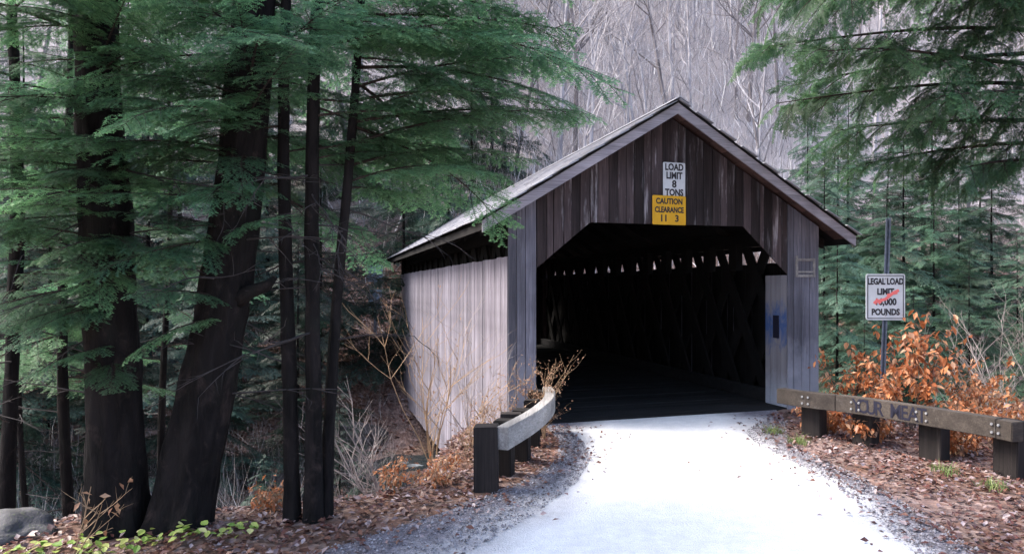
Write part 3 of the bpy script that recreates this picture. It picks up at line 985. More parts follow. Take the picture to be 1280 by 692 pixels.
# ------------------------------------------------------------------ hemlock boughs
def bough_mesh(seed, L=1.9, nl=0.014, nw=0.0052, sp=0.0062, t1=0.075, t2=0.055, t3=0.024, droop=0.2, wide=0.46, rise=0.06, quat=True):
    """a hemlock bough: flat layered spray, branches of branches, needles along the fine twigs"""
    rg = np.random.default_rng(seed)
    rr = random.Random(seed)
    wb = MB(); segs = []
    up = np.array([0, 0, 1.0])
    w0, w1, w2 = (rr.uniform(-1, 1) for _ in range(3))
    def curve(p0, d, l, dr, bend, m):
        pl = np.cross(up, d); pl /= (np.linalg.norm(pl) + 1e-9)
        out = []
        for i in range(m + 1):
            q = i / m
            p = p0 + d * l * q + pl * (bend * l * q * q); p[2] -= dr * l * q * q
            out.append(p)
        return out
    def at(pts, q):
        f = q * (len(pts) - 1); i = min(int(f), len(pts) - 2); g = f - i
        e = pts[i + 1] - pts[i]
        return pts[i] + e * g, e / (np.linalg.norm(e) + 1e-9)
    def child_dir(e, sgn, an, zj):
        pp = np.cross(up, e); pp /= (np.linalg.norm(pp) + 1e-9)
        d = e * math.cos(an) + pp * sgn * math.sin(an); d = d + up * zj
        return d / np.linalg.norm(d)
    ts = np.linspace(0, 1, 14)
    main = [np.array([L * t, L * 0.05 * (w0 * math.sin(2.6 * t) + 0.5 * w1 * math.sin(6 * t)), L * (rise * t - droop * t ** 2.2)]) for t in ts]
    wb.tube(main, list(np.linspace(0.009 * L ** 0.8, 0.0012, 14)), 5)
    for i in range(9, 13): segs.append((main[i], main[i + 1], 0.4, 0.7))
    q = 0.08; sgn = 1
    lob = [rr.uniform(0.6, 1.15) for _ in range(12)]
    while q < 0.985:
        shp = min(1.0, 0.30 + q / 0.30) * (1.02 - q) ** 0.62
        l = L * wide * shp * rr.uniform(0.55, 1.1) * lob[int(q * 6) + (6 if sgn > 0 else 0)] + 0.05
        if rr.random() < 0.10: l *= 0.35
        p0, e0 = at(main, q)
        d = child_dir(e0, sgn, 1.0 - 0.35 * q + rr.uniform(-.18, .18), rr.uniform(-.16, .10))
        m = max(3, int(l / 0.09)); sb_ = curve(p0, d, l, rr.uniform(.05, .32), -sgn * rr.uniform(0, .22), m)
        wb.tube(sb_, list(np.linspace(0.0030 * L ** .5, 0.0008, m + 1)), 3, cap=False)
        for i in range(m):
            if i > m * 0.3: segs.append((sb_[i], sb_[i + 1], 0.15 * i / m, 0.15 + (0.6 if i == m - 1 else 0)))
        r = 0.10; s2 = 1
        while r < 0.98 and l > 0.07:
            p1, e1 = at(sb_, r)
            l2 = min(0.30, l * 0.46) * min(1, 0.5 + 2 * r) * (1.03 - r) ** 0.6 * rr.uniform(.55, 1.15) + 0.022
            d2 = child_dir(e1, s2, rr.uniform(.62, .98), rr.uniform(-.20, .10))
            m2 = 3 if l2 > 0.09 else 2
            tb_ = curve(p1, d2, l2, rr.uniform(.05, .35), -s2 * rr.uniform(0, .25), m2)
            for i in range(m2): segs.append((tb_[i], tb_[i + 1], 0.1 + 0.1 * i, 0.25 + (0.65 if i == m2 - 1 else 0)))
            if quat and l2 > 0.05:
                w = 0.2; s3 = 1
                while w < 0.95:
                    p2, e2 = at(tb_, w)
                    l3 = min(.075, l2 * .45) * (1.05 - w) ** .5 * rr.uniform(.5, 1.2) + 0.012
                    d3 = child_dir(e2, s3, rr.uniform(.55, .9), rr.uniform(-.25, .12))
                    segs.append((p2, p2 + d3 * l3, 0.15, 0.95)); s3 = -s3; w += t3 / l2 * rr.uniform(.7, 1.4)
            s2 = -s2; r += t2 / l * rr.uniform(.6, 1.4) * 0.5
        sgn = -sgn; q += t1 / L * rr.uniform(.5, 1.5) * 0.5
    A = np.array([s[0] for s in segs]); B = np.array([s[1] for s in segs]); ta = np.array([s[2] for s in segs]); tb = np.array([s[3] for s in segs])
    ln = np.linalg.norm(B - A, axis=1); cnt = np.maximum(2, (ln / sp).astype(int))
    idx = np.repeat(np.arange(len(segs)), cnt)
    pos = np.concatenate([(np.arange(c) + 0.5) / c for c in cnt])
    D = (B - A) / (ln[:, None] + 1e-9)
    P = A[idx] + (B - A)[idx] * pos[:, None]; Dn = D[idx]
    up = np.array([0, 0, 1.0]); S = np.cross(up, Dn); S /= (np.linalg.norm(S, axis=1)[:, None] + 1e-9)
    tipv = ta[idx] + (tb - ta)[idx] * pos
    Vs = []; Ts = []
    for sg in (1, -1):
        n = len(P)
        nd = Dn * rg.uniform(0.25, 0.8, (n, 1)) + sg * S + up * rg.uniform(-0.35, 0.28, (n, 1))
        nd /= np.linalg.norm(nd, axis=1)[:, None]
        le = nl * rg.uniform(0.7, 1.2, (n, 1)) * (1 - 0.35 * pos[:, None] ** 3)
        b0 = P - Dn * nw * 0.5 + nd * 0.001; b1 = P + Dn * nw * 0.5 + nd * 0.001
        Vs.append(np.stack([b0, b1, P + nd * le], 1)); Ts.append(np.repeat(tipv, 3))
    NV = np.concatenate(Vs).reshape(-1, 3); NTp = np.concatenate(Ts)
    # wood triangulated
    WF = []
    for f_ in wb.f:
        for k in range(1, len(f_) - 1): WF.append((f_[0], f_[k], f_[k + 1]))
    WV = np.array(wb.v)
    Fn = np.arange(len(NV)).reshape(-1, 3) + len(WV)
    Vall = np.concatenate([WV, NV]); Fall = np.concatenate([np.array(WF), Fn])
    mi = np.concatenate([np.zeros(len(WF)), np.ones(len(Fn))])
    tip = np.concatenate([np.zeros(len(WV)), np.clip(NTp, 0, 1)])
    return Vall, Fall, mi, tip


BOUGH = []
for k in range(5):
    a_ = bough_mesh(10 + k, L=1.9, nl=0.028, nw=0.0115, sp=0.017, t1=0.12, t2=0.078, t3=0.045, droop=0.12 + 0.05 * k, wide=0.40 + 0.03 * k)
    BOUGH.append(tri_mesh('bough', a_[0], a_[1], [M['bough_wood'], M['needles']], a_[2], {'tip': a_[3]}))


BOUGH2 = []
for k in range(5):
    a_ = bough_mesh(30 + k, L=1.9, nl=0.050, nw=0.020, sp=0.030, t1=0.14, t2=0.10, droop=0.15 + 0.09 * k, wide=0.42 + 0.03 * k, quat=False)
    BOUGH2.append(tri_mesh('bough', a_[0], a_[1], [M['bough_wood'], M['needles_near']], a_[2], {'tip': a_[3]}))


def put_bough(parent, loc, az, tilt, scale, roll=0.0, k=None, rr=random, coarse=False):
    o = link('bough', (BOUGH2 if coarse else BOUGH)[rr.randrange(5) if k is None else k], parent)
    o.matrix_local = Matrix.Translation(loc) @ Matrix.Rotation(az, 4, 'Z') @ Matrix.Rotation(-tilt, 4, 'Y') @ Matrix.Rotation(roll, 4, 'X') @ Matrix.Diagonal((scale, scale, scale, 1))
    return o


def trunk_path(h, lean, rr, wob=0.05, n=30):
    if callable(lean): return [Vector((lean(z), 0.02 * z, z)) for z in [-0.5 + (h + 0.5) * i / (n - 1) for i in range(n)]]
    ph = rr.uniform(0, 6)
    return [Vector((lean[0] * z + wob * math.sin(z * 0.8 + ph), lean[1] * z + wob * math.cos(z * 0.7 + ph), z)) - Vector((wob * math.sin(ph), wob * math.cos(ph), 0))
            for z in [-0.5 + (h + 0.5) * i / (n - 1) for i in range(n)]]


def path_at(path, z):
    for a_, b_ in zip(path[:-1], path[1:]):
        if b_.z >= z: 
            f_ = (z - a_.z) / (b_.z - a_.z); return a_ + (b_ - a_) * f_
    return path[-1]


def make_trunk(parent, path, r0, h, seed, sides=14, rough=0.10, flare=0.14):
    def rf(t, p):
        n_ = mnoise.noise(Vector((math.cos(t) * 2.2 + seed * 7, math.sin(t) * 2.2, p.z * 0.9)))
        m_ = mnoise.noise(Vector((math.cos(t) * 7 + seed, math.sin(t) * 7, p.z * 2.5)))
        f_ = mnoise.noise(Vector((math.cos(t) * 15 + seed, math.sin(t) * 15, p.z * 7)))
        return 1 + rough * n_ + rough * 0.8 * m_ + rough * 0.55 * f_ + flare * math.exp(-max(p.z, 0) / 0.28) * (1.2 + 0.9 * math.sin(t * 5 + seed))
    b = MB(); rad = [r0 * max(0.06, (1 - 0.85 * max(p.z, 0) / h)) for p in path]
    b.tube(path, rad, sides, rfun=rf)
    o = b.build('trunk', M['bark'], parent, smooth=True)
    return rad


def dead_twig(parent, loc, az, tilt, L, rr):
    b = MB()
    def tw(p0, d, l, r, lev):
        pts = [p0]; d = d.copy()
        for i in range(5):
            d = (d + Vector((rr.uniform(-.25, .25), rr.uniform(-.25, .25), rr.uniform(-.25, .2))) * 0.6).normalized()
            pts.append(pts[-1] + d * l / 5)
            if lev < 2 and i > 0 and rr.random() < 0.75:
                e = (d + Vector((rr.uniform(-1, 1), rr.uniform(-1, 1), rr.uniform(-.6, .5))) * 0.8).normalized(); tw(pts[-1], e, l * rr.uniform(.25, .5), r * 0.5, lev + 1)
        b.tube(pts, list(np.linspace(r, r * 0.25, 6)), 4, cap=False)
    tw(Vector((0, 0, 0)), Vector((math.cos(az) * math.cos(tilt), math.sin(az) * math.cos(tilt), math.sin(tilt))), L, 0.006 + 0.004 * L, 0)
    return b.build('dead_branch', M['dead_twig'], parent, loc=loc)


def hemlock(name, label, base, r0, h, lean, seed, boughs=(), wild=None, group=None, dead=(), sides=18, rough=0.2, cat='tree', rings=70, slim=False):
    """base: world point; boughs: explicit (z, azimuth deg, tilt deg, scale); wild: (zmin, zmax, n, scale, azimuth centre, azimuth spread)"""
    rr = random.Random(seed)
    t_ = empty(name, base); tag(t_, label, cat, group)
    path = trunk_path(h, lean, rr, n=rings)
    rad = make_trunk(t_, path, r0, h, seed, sides, rough)
    for bz, az, ti, scl in boughs:
        p_ = path_at(path, bz); put_bough(t_, p_, R(az), R(ti), scl, rr.uniform(-.15, .15), rr=rr)
    for wl in (wild or ()):
        z0, z1, n, scl, ac, asp = wl
        for k in range(n):
            z = z0 + (z1 - z0) * (k + rr.random()) / n
            p_ = path_at(path, z); az = ac + rr.uniform(-asp, asp)
            if slim and z < 5.2 and -150 < (az + 180) % 360 - 180 < -25: az = -az      # the roadside of the slim trunks is bare
            put_bough(t_, p_, R(az), R(rr.uniform(-14, 16)), scl * rr.uniform(0.7, 1.25) * (1 if z < h * 0.6 else max(0.3, 1.6 * (1 - z / h))), rr.uniform(-.3, .3), rr=rr)
    for z0, z1, n, L, ac, asp in dead:
        for k in range(n):
            z = rr.uniform(z0, z1); dead_twig(t_, path_at(path, z), R(ac + rr.uniform(-asp, asp)), R(rr.uniform(-25, 15)), L * rr.uniform(.5, 1.3), rr)
    return t_, path


def gpt(pxx, Y):                          # ground point under a photograph column
    Y *= 1.2083; x = (pxx - 680) / 870 * Y; return Vector((x, Y, zat(x, Y)))


# big pair
hemlock('hemlock_tree', 'thick dark hemlock trunk standing upright left of the leaning one', gpt(147, 4.95), 0.225, 13, (-0.012, 0.0), 1,
        boughs=[(3.05, -75, -5, .55), (3.3, -60, 0, .6), (3.6, -100, 5, .75), (3.9, -40, 4, .7), (4.2, -120, 3, .9), (2.7, -150, -4, .8), (1.5, -60, -12, .42), (2.15, -110, -10, .5), (2.5, -70, -8, .55), (3.1, 175, 5, .9), (3.5, 160, 6, 1.0), (4.3, -80, 5, .8), (1.95, -95, -6, .5)],
        wild=[(2.6, 5.0, 10, 0.8, 180, 100), (5, 12.5, 24, 1.25, 180, 140), (2.0, 4.6, 16, .62, -105, 70), (1.5, 3.0, 6, .48, -80, 60)], dead=[(0.6, 3.5, 14, 1.0, 250, 120)], sides=44, rough=0.15, rings=110)
t_, pth = hemlock('hemlock_tree', 'thickest dark hemlock trunk leaning right with a broken limb stub', gpt(221, 5.02), 0.235, 14, (lambda z: 0.235 * min(z, 5) - 0.021 * min(z, 5) ** 2 + 0.02 * max(0, z - 5)), 2,
        boughs=[(3.55, -55, 12, .8), (3.95, -38, 18, .95), (3.75, -115, 2, .7), (3.3, -130, -2, .75), (4.2, -85, 6, .85), (3.0, -80, -8, .55), (4.25, -10, 12, .9), (3.9, -60, 8, 1.0), (3.55, -95, 0, .85), (3.25, -140, 0, .9)],
        wild=[(3.2, 5.2, 9, 0.85, 90, 80), (5, 13, 24, 1.25, 150, 140), (2.3, 4.7, 16, .64, -115, 55), (1.7, 3.2, 7, .5, -100, 60)], dead=[(0.8, 3.4, 12, .9, -30, 100)], sides=48, rough=0.16, rings=110)
b = MB(); b.tube([(0.08, -0.05, -0.10), (0.26, -0.10, 0.0), (0.42, -0.12, 0.05), (0.50, -0.12, 0.13)], [0.09, 0.06, 0.05, 0.02], 8)
b.build('limb_stub', M['bark'], t_, smooth=True, loc=path_at(pth, 2.05))
# slim trio
hemlock('hemlock_tree', 'slim dark hemlock trunk, leftmost of the three by the left roadside', gpt(365, 5.15), 0.068, 10, (0.010, 0.0), 3, slim=True,
        boughs=[(3.9, 60, 5, .6), (3.4, 150, 4, .7)], wild=[(2.7, 5, 9, 0.75, 60, 150), (5, 9.5, 12, 0.9, 0, 180)], dead=[(1.0, 3.2, 10, .8, 0, 180)])
hemlock('hemlock_tree', 'slim dark hemlock trunk, middle of the three by the left roadside', gpt(391, 5.15), 0.074, 11, (0.030, 0.0), 4, slim=True,
        boughs=[(3.6, 20, 10, .9), (4.2, -10, 8, 1.0), (3.3, 35, 14, .85)], wild=[(3.1, 5, 9, 0.8, 20, 130), (5, 10.5, 12, 0.9, 0, 180)], dead=[(1.0, 3.2, 10, .8, 0, 180)])
hemlock('hemlock_tree', 'slim dark hemlock trunk leaning right, rightmost of the three by the left roadside', gpt(408, 5.22), 0.054, 10, (0.047, 0.0), 5, slim=True,
        boughs=[(3.05, 20, 20, .75), (3.2, 35, 18, 1.0), (3.4, 5, 16, 1.1), (3.6, 22, 12, 1.2), (3.8, -5, 6, 1.05), (4.1, 15, 4, 1.2), (4.4, 0, 2, 1.25), (4.6, 30, 2, 1.2), (3.0, 75, 6, .8)],
        wild=[(3.4, 5.4, 11, 1.0, 25, 55), (5, 9.5, 12, 0.9, 0, 180)], dead=[(0.9, 3.0, 9, .8, 20, 120)])
# left edge trees
hemlock('hemlock_tree', 'slim dark hemlock trunk at the far left behind the boulder', gpt(6, 5.5), 0.07, 10, (0.0, 0.0), 6,
        boughs=[(2.35, -60, -2, .45), (2.5, -20, 0, .5)], wild=[(2.2, 5, 12, 0.75, -60, 120), (5, 9.5, 12, 0.9, 0, 180)], dead=[(0.5, 3.2, 10, .9, 0, 180)])
hemlock('hemlock_tree', 'slender dark hemlock trunk standing just left of the thick upright one', gpt(92, 6.6), 0.065, 10, (-0.01, 0.0), 7,
        wild=[(2.5, 5.5, 11, 0.8, 0, 180), (5.5, 9.5, 18, 0.9, 0, 180)], dead=[(1.0, 4, 12, .9, 0, 180)])
hemlock('hemlock_tree', 'thin dark trunk between the leftmost trunk and the slender one', gpt(42, 7.4), 0.045, 8, (-0.02, 0.0), 8,
        wild=[(3.0, 7.5, 16, 0.75, 0, 180)], dead=[(1.0, 4, 10, .9, 0, 180)])
hemlock('hemlock_tree', 'thin dark trunk seen between the two thick trunks', gpt(206, 7.8), 0.06, 9, (0.0, 0.0), 9,
        wild=[(3.4, 8.5, 18, 0.8, 0, 180)], dead=[(1.5, 4, 6, .9, 0, 180)])

# right roadside hemlock, trunk just outside the frame: limbs carry the boughs
rr = random.Random(77)
RB = Vector((6.93, 9.18, zat(6.93, 9.18)))
t = empty('hemlock_tree', RB)
tag(t, 'tall hemlock at the right edge whose drooping green limbs hang over the right guard rail', 'tree')
pth = trunk_path(14, (0, 0), rr); make_trunk(t, pth, 0.24, 14, 20, 18, 0.13)


def limb(tree, path, z, az, tilt, L, droop, rr, n=None, r=0.035, sc_=(0.28, 0.55)):
    p0 = path_at(path, z); d = Vector((math.cos(az), math.sin(az), 0))
    side = Vector((-d.y, d.x, 0)); w1 = rr.uniform(-.06, .06)
    f_ = lambda q: d * L * q + side * (L * w1 * math.sin(q * 5)) + Vector((0, 0, L * (math.tan(tilt) * q - droop * q * q)))
    b = MB(); ts = [i / 11 for i in range(12)]
    b.tube([f_(q) for q in ts], [r * (1 - 0.85 * q) for q in ts], 7)
    lo = b.build('limb', M['bough_wood'], tree, smooth=True, loc=p0)
    n = n or int(L * 8)
    for k in range(n):
        q = 0.18 + 0.82 * (k + rr.random() * 0.7) / n
        if q > 1: q = 1
        sgn = 1 if k % 2 else -1
        dv = f_(min(q + 0.02, 1.0)) - f_(q - 0.02)
        a2 = math.atan2(dv.y, dv.x) + sgn * rr.uniform(0.3, 1.9) * (1 - 0.45 * q)
        put_bough(lo, f_(q), a2, math.atan2(dv.z, math.hypot(dv.x, dv.y)) * 0.6 + rr.uniform(-0.75, 0.15), rr.uniform(*sc_) * (1.05 - 0.3 * q), rr.uniform(-.9, .9), rr=rr, coarse=True)
    return lo


for z, azd, tl, L, dr in ((4.3, 186, 2, 4.2, 0.10), (4.7, 176, 6, 4.8, 0.12), (5.0, 195, 4, 5.0, 0.12), (5.4, 184, 4, 5.3, 0.12), (5.8, 200, 2, 5.2, 0.13), (6.3, 190, 2, 5.4, 0.15), (6.8, 180, 2, 5.4, 0.16), (7.4, 196, 0, 5.4, 0.17),
                         (8.0, 186, 0, 5.4, 0.19), (4.0, 170, 4, 3.4, 0.14), (4.5, 208, 4, 3.4, 0.14), (5.2, 165, 5, 4.4, 0.14), (6.0, 212, 2, 3.8, 0.15), (3.8, 192, 2, 2.4, 0.15), (6.6, 168, 3, 4.6, 0.16), (7.0, 206, 0, 4.6, 0.17), (8.6, 194, 0, 5.0, 0.2)):
    limb(t, pth, z - RB.z, R(azd), R(tl), L * 0.80, dr, rr)
for k in range(26):
    z = 6.5 + k * 0.27; put_bough(t, path_at(pth, z), k * 2.4, R(rr.uniform(-10, 10)), 1.3 * max(0.3, 1.25 * (1 - z / 15)), 0, rr=rr)

# ------------------------------------------------------------------ mid-distance hemlocks (shared crowns)
CROWN = []
for v in range(4):
    rr = random.Random(300 + v); parts = []
    vs, fs, tips, off = [], [], [], 0
    prot = [bough_mesh(400 + v * 3 + q, L=2.0, nl=0.042, nw=0.022, sp=0.030, t1=0.15, t2=0.10, droop=0.2, wide=0.5, quat=False) for q in range(2)]
    H = 10.0
    for k in range(84):
        z = 0.5 + (H - 0.6) * (k / 83) ** 0.95
        Vb, Fb, mb_, tb_ = prot[k % 2]
        s_ = (1.5 * (1 - z / H) ** 0.65 + 0.16) * rr.uniform(0.55, 1.15)
        mt = Matrix.Translation((0, 0, z)) @ Matrix.Rotation(k * 2.4 + rr.uniform(-.4, .4), 4, 'Z') @ Matrix.Rotation(R(rr.uniform(-18, 22)), 4, 'Y') @ Matrix.Rotation(rr.uniform(-.6, .6), 4, 'X') @ Matrix.Diagonal((s_, s_, s_, 1))
        A = np.array(mt); Wv = Vb @ A[:3, :3].T + A[:3, 3]
        vs.append(Wv); fs.append(Fb + off); tips.append((tb_, mb_)); off += len(Wv)
    CROWN.append(tri_mesh('crown', np.concatenate(vs), np.concatenate(fs), [M['bough_wood'], M['needles_far']], np.concatenate([q[1] for q in tips]), {'tip': np.concatenate([q[0] for q in tips])}))
tb = MB(); tb.tube([(0, 0, -0.6), (0, 0, 2), (0.03, 0, 5), (0, 0.03, 9.9)], [0.085, 0.07, 0.045, 0.01], 8)
TRUNKM = tb.mesh('trunk', M['bark'], smooth=True)
rr = random.Random(55)


M['needles_shade'] = foliage('hemlock_needles_painted_shade', (0.013, 0.033, 0.026), (0.024, 0.058, 0.045), (0.05, 0.105, 0.075), 0.35)  # distant needles darkened, canopy shade put into their colour
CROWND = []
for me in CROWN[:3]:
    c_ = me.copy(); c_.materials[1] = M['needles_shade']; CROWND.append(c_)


def mid_tree(pxx, Y, h, label, group, dark=False):
    g = gpt(pxx, Y); o = empty('hemlock_tree', g, rr.uniform(0, 6.28)); s_ = h / 10
    tag(o, label, 'tree', group); o.scale = (s_ * rr.uniform(.9, 1.1),) * 2 + (s_,)
    link('trunk', TRUNKM, o); link('crown', CROWND[rr.randrange(3)] if dark else CROWN[rr.randrange(4)], o)


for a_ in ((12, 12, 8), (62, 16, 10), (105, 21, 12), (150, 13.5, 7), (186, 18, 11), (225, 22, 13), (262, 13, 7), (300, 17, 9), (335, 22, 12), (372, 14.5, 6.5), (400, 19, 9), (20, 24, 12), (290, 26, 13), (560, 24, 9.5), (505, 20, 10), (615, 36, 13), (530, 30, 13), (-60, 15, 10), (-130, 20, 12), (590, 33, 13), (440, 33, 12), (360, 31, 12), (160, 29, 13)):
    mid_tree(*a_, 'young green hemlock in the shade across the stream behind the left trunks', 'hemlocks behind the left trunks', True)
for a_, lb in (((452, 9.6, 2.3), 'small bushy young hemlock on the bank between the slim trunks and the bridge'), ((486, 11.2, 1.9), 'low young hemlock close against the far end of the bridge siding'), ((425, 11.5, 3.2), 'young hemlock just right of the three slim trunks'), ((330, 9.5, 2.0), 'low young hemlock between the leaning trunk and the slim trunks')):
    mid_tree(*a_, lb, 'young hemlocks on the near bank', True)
for a_ in ((1046, 17, 7), (1080, 15, 4.5), (1108, 20, 8.5), (1142, 16, 5), (1168, 22, 9.5), (1212, 18, 6.5), (1272, 20, 7), (1310, 16, 7), (1030, 24, 9), (1060, 26, 11), (1092, 23, 8), (1130, 27, 11), (1198, 25, 9), (1240, 28, 10), (1350, 22, 9), (1048, 34, 12), (1110, 33, 10), (1165, 36, 13), (1010, 36, 11), (1225, 37, 10), (1300, 30, 8)):
    mid_tree(*a_, 'green hemlock growing on the far bank to the right of the bridge', 'hemlocks right of the bridge')

# ------------------------------------------------------------------ bare hillside trees
BARE = []
for v in range(7):
    rr = random.Random(900 + v); b = MB()
    def br(p, d, l, r, lev):
        n = 6 if lev == 0 else 4
        pts = [p]; d = d.copy()
        for i in range(n):
            j = 0.10 if lev == 0 else 0.28
            d = (d + Vector((rr.uniform(-j, j), rr.uniform(-j, j), rr.uniform(-j * .4, j * .9)))).normalized()
            pts.append(pts[-1] + d * l / n)
        b.tube(pts, [r * (1 - 0.75 * i / n) for i in range(n + 1)], 5 if lev == 0 else 3, cap=False)
        if lev < 3:
            k = (9, 5, 4)[lev]
            for q in range(k):
                f_ = rr.uniform(0.35 if lev == 0 else 0.25, 1.0); i = min(int(f_ * n), n - 1); pp = pts[i] + (pts[i + 1] - pts[i]) * (f_ * n - i)
                dd = (pts[i + 1] - pts[i]).normalized(); az = rr.uniform(0, 6.28)
                e = (dd * rr.uniform(0.5, 1.0) + Vector((math.cos(az), math.sin(az), rr.uniform(-.1, .5))) * 0.8).normalized()
                br(pp, e, l * rr.uniform(0.28, 0.48), r * (1 - 0.7 * f_) * 0.5 + 0.004, lev + 1)
    br(Vector((0, 0, -0.5)), Vector((rr.uniform(-.08, .08), rr.uniform(-.08, .08), 1)), 14, 0.16, 0)
    mats = M['pale_bark'] if v % 3 else M['brown_bark']
    BARE.append(b.mesh('bare_tree', mats, recalc=False))
rr = random.Random(12)
for k in range(290):
    if k < 170: pxx = rr.uniform(590, 990)
    elif k < 230: pxx = rr.uniform(990, 1340)
    else: pxx = rr.uniform(-80, 620)
    sv = 31 + 110 * rr.random() ** 0.8
    dxx = (pxx - 680) / 870; Y = sv / (AX * dxx + AY); X = dxx * Y
    o = link('bare_tree', BARE[rr.randrange(7)], None, (X, Y, zat(X, Y)))
    s_ = rr.uniform(0.75, 1.3); o.scale = (s_, s_, s_ * rr.uniform(.9, 1.15)); o.rotation_euler = (rr.uniform(-.06, .06), rr.uniform(-.06, .06), rr.uniform(0, 6.28))
    tag(o, 'bare pale grey hardwood tree on the hillside behind the bridge', 'tree', 'bare trees on the hillside')

# twiggy brush between the hillside trees, and the tangle along the stream
M['brush'] = leafmat('brush_twig', [(0, (0.08, 0.075, 0.075)), (.25, (0.30, 0.28, 0.30)), (.6, (0.54, 0.515, 0.55)), (1, (0.76, 0.76, 0.77))], 0.9, 0.0)
M['tangle'] = leafmat('tangle_twig', [(0, (0.05, 0.045, 0.045)), (.5, (0.20, 0.18, 0.18)), (1, (0.42, 0.41, 0.42))], 0.9, 0.0)
rg = np.random.default_rng(17)


def brush(name, label, pxx, sv, lmin, lmax, tmax, wmin, wmax, zmax, mat):
    N = len(pxx)
    dxx = (pxx - 680) / 870; Y = sv / (AX * dxx + AY); X = dxx * Y
    Z = height(X, Y); le = rg.uniform(lmin, lmax, N); az = rg.uniform(0, 6.28, N); tl = rg.uniform(0, tmax, N)
    b0 = np.stack([X, Y, Z + rg.uniform(0, zmax, N)], 1); d = np.stack([np.cos(az) * np.sin(tl), np.sin(az) * np.sin(tl), np.cos(tl)], 1) * le[:, None]
    wv = np.stack([np.cos(az + 1.3), np.sin(az + 1.3), np.zeros(N)], 1) * (rg.uniform(wmin, wmax, N) * (0.5 + sv / 80))[:, None]
    md = b0 + d * .5 + rg.normal(0, .12, (N, 3)) * le[:, None] * .5
    V = np.stack([b0 - wv, b0 + wv, md + wv * .6, md - wv * .6, b0 + d], 1).reshape(-1, 3); k = np.arange(N)[:, None] * 5
    F = np.concatenate([k + np.array([[0, 1, 2]]), k + np.array([[0, 2, 3]]), k + np.array([[3, 2, 4]])])
    tag(link(name, tri_mesh(name, V, F, [mat])), label, 'brush', kind='stuff')


N = 84000
brush('hillside_brush', 'tangle of bare grey twigs covering the hillside', np.concatenate([rg.uniform(560, 1000, N // 2), rg.uniform(-60, 1340, N - N // 2)]), 29 + 118 * rg.random(N) ** 0.75, 0.8, 4.2, 1.35, .006, .022, 4.0, M['brush'])
brush('stream_brush', 'tangle of dead twigs along the stream behind the left trunks', rg.uniform(-40, 480, 9000), rg.uniform(9.5, 28, 9000), 0.3, 1.6, 1.45, .004, .012, 0.5, M['tangle'])

# ------------------------------------------------------------------ leaves
def leaf_quads(P, az, tilt, roll, size, aspect=0.5, fold=0.25):
    """folded pointed leaves: 4 verts, 2 triangles each"""
    n = len(P)
    ca, sa = np.cos(az), np.sin(az); ct, st_ = np.cos(tilt), np.sin(tilt)
    d = np.stack([ca * ct, sa * ct, st_], 1); s0 = np.stack([-sa, ca, np.zeros(n)], 1); nrm = np.cross(d, s0)
    cr, sr = np.cos(roll)[:, None], np.sin(roll)[:, None]
    s_ = s0 * cr + nrm * sr; n2 = np.cross(d, s_)
    sz = size[:, None]
    base_ = P; tip = P + d * sz
    l = P + d * sz * 0.45 + s_ * sz * aspect * 0.5 + n2 * sz * fold * 0.4; r = P + d * sz * 0.45 - s_ * sz * aspect * 0.5 + n2 * sz * fold * 0.4
    Vv = np.stack([base_, l, tip, r], 1).reshape(-1, 3)
    k = np.arange(n)[:, None] * 4
    Ff = np.concatenate([k + np.array([[0, 2, 1]]), k + np.array([[0, 3, 2]])])
    return Vv, Ff


rg = np.random.default_rng(5)
N = 90000
X = rg.uniform(-8, 10, N); Y = rg.uniform(3.2, 15, N)
l, plf, prt, r = road_at(Y); s_, u_ = su(X, Y)
dl, drr = l - X, X - r
d = np.maximum(dl, drr)
inb = (s_ > 9.9) & (u_ > 2.5) & (u_ < 8.5)
prob = np.where(d > 0.0, np.clip(0.35 + d * 1.5, 0, 1), np.exp(d / 0.24) * 0.75)
prob = np.where((d > 0) & (s_ > crest(u_) + 1.0), 0.45, prob)
prob = prob * np.where(vnoise(X * 1.2, Y * 1.2, 21) > 0.25, 1, 0.45)
keep = (rg.random(N) < prob) & ~inb & (X * 870 / Y + 680 > -60) & (X * 870 / Y + 680 < 1340)
X, Y = X[keep], Y[keep]; n = len(X)
Z = np.maximum(height(X, Y), np.where((X > road_at(Y)[0]) & (X < road_at(Y)[3]), 0.006, -99)) + rg.uniform(0.004, 0.03, n)
pf = rg.uniform(-40, 520, 9000); sf = rg.uniform(20, 36, 9000); df = (pf - 680) / 870; Yf = sf / (AX * df + AY); Xf = df * Yf
X = np.concatenate([X, Xf]); Y = np.concatenate([Y, Yf]); Z = np.concatenate([Z, height(Xf, Yf) + 0.03]); szl = np.concatenate([rg.uniform(0.035, 0.085, n), rg.uniform(0.08, 0.2, 9000)]); n = len(X)
Vv, Ff = leaf_quads(np.stack([X, Y, Z], 1), rg.uniform(0, 6.28, n), rg.normal(0.05, 0.28, n), rg.normal(0, 0.35, n), szl, 0.62, 0.35)
tag(link('leaf_litter', tri_mesh('leaf_litter', Vv, Ff, [M['litter']])), 'brown and russet fallen leaves covering both road verges', 'leaf litter', kind='stuff')
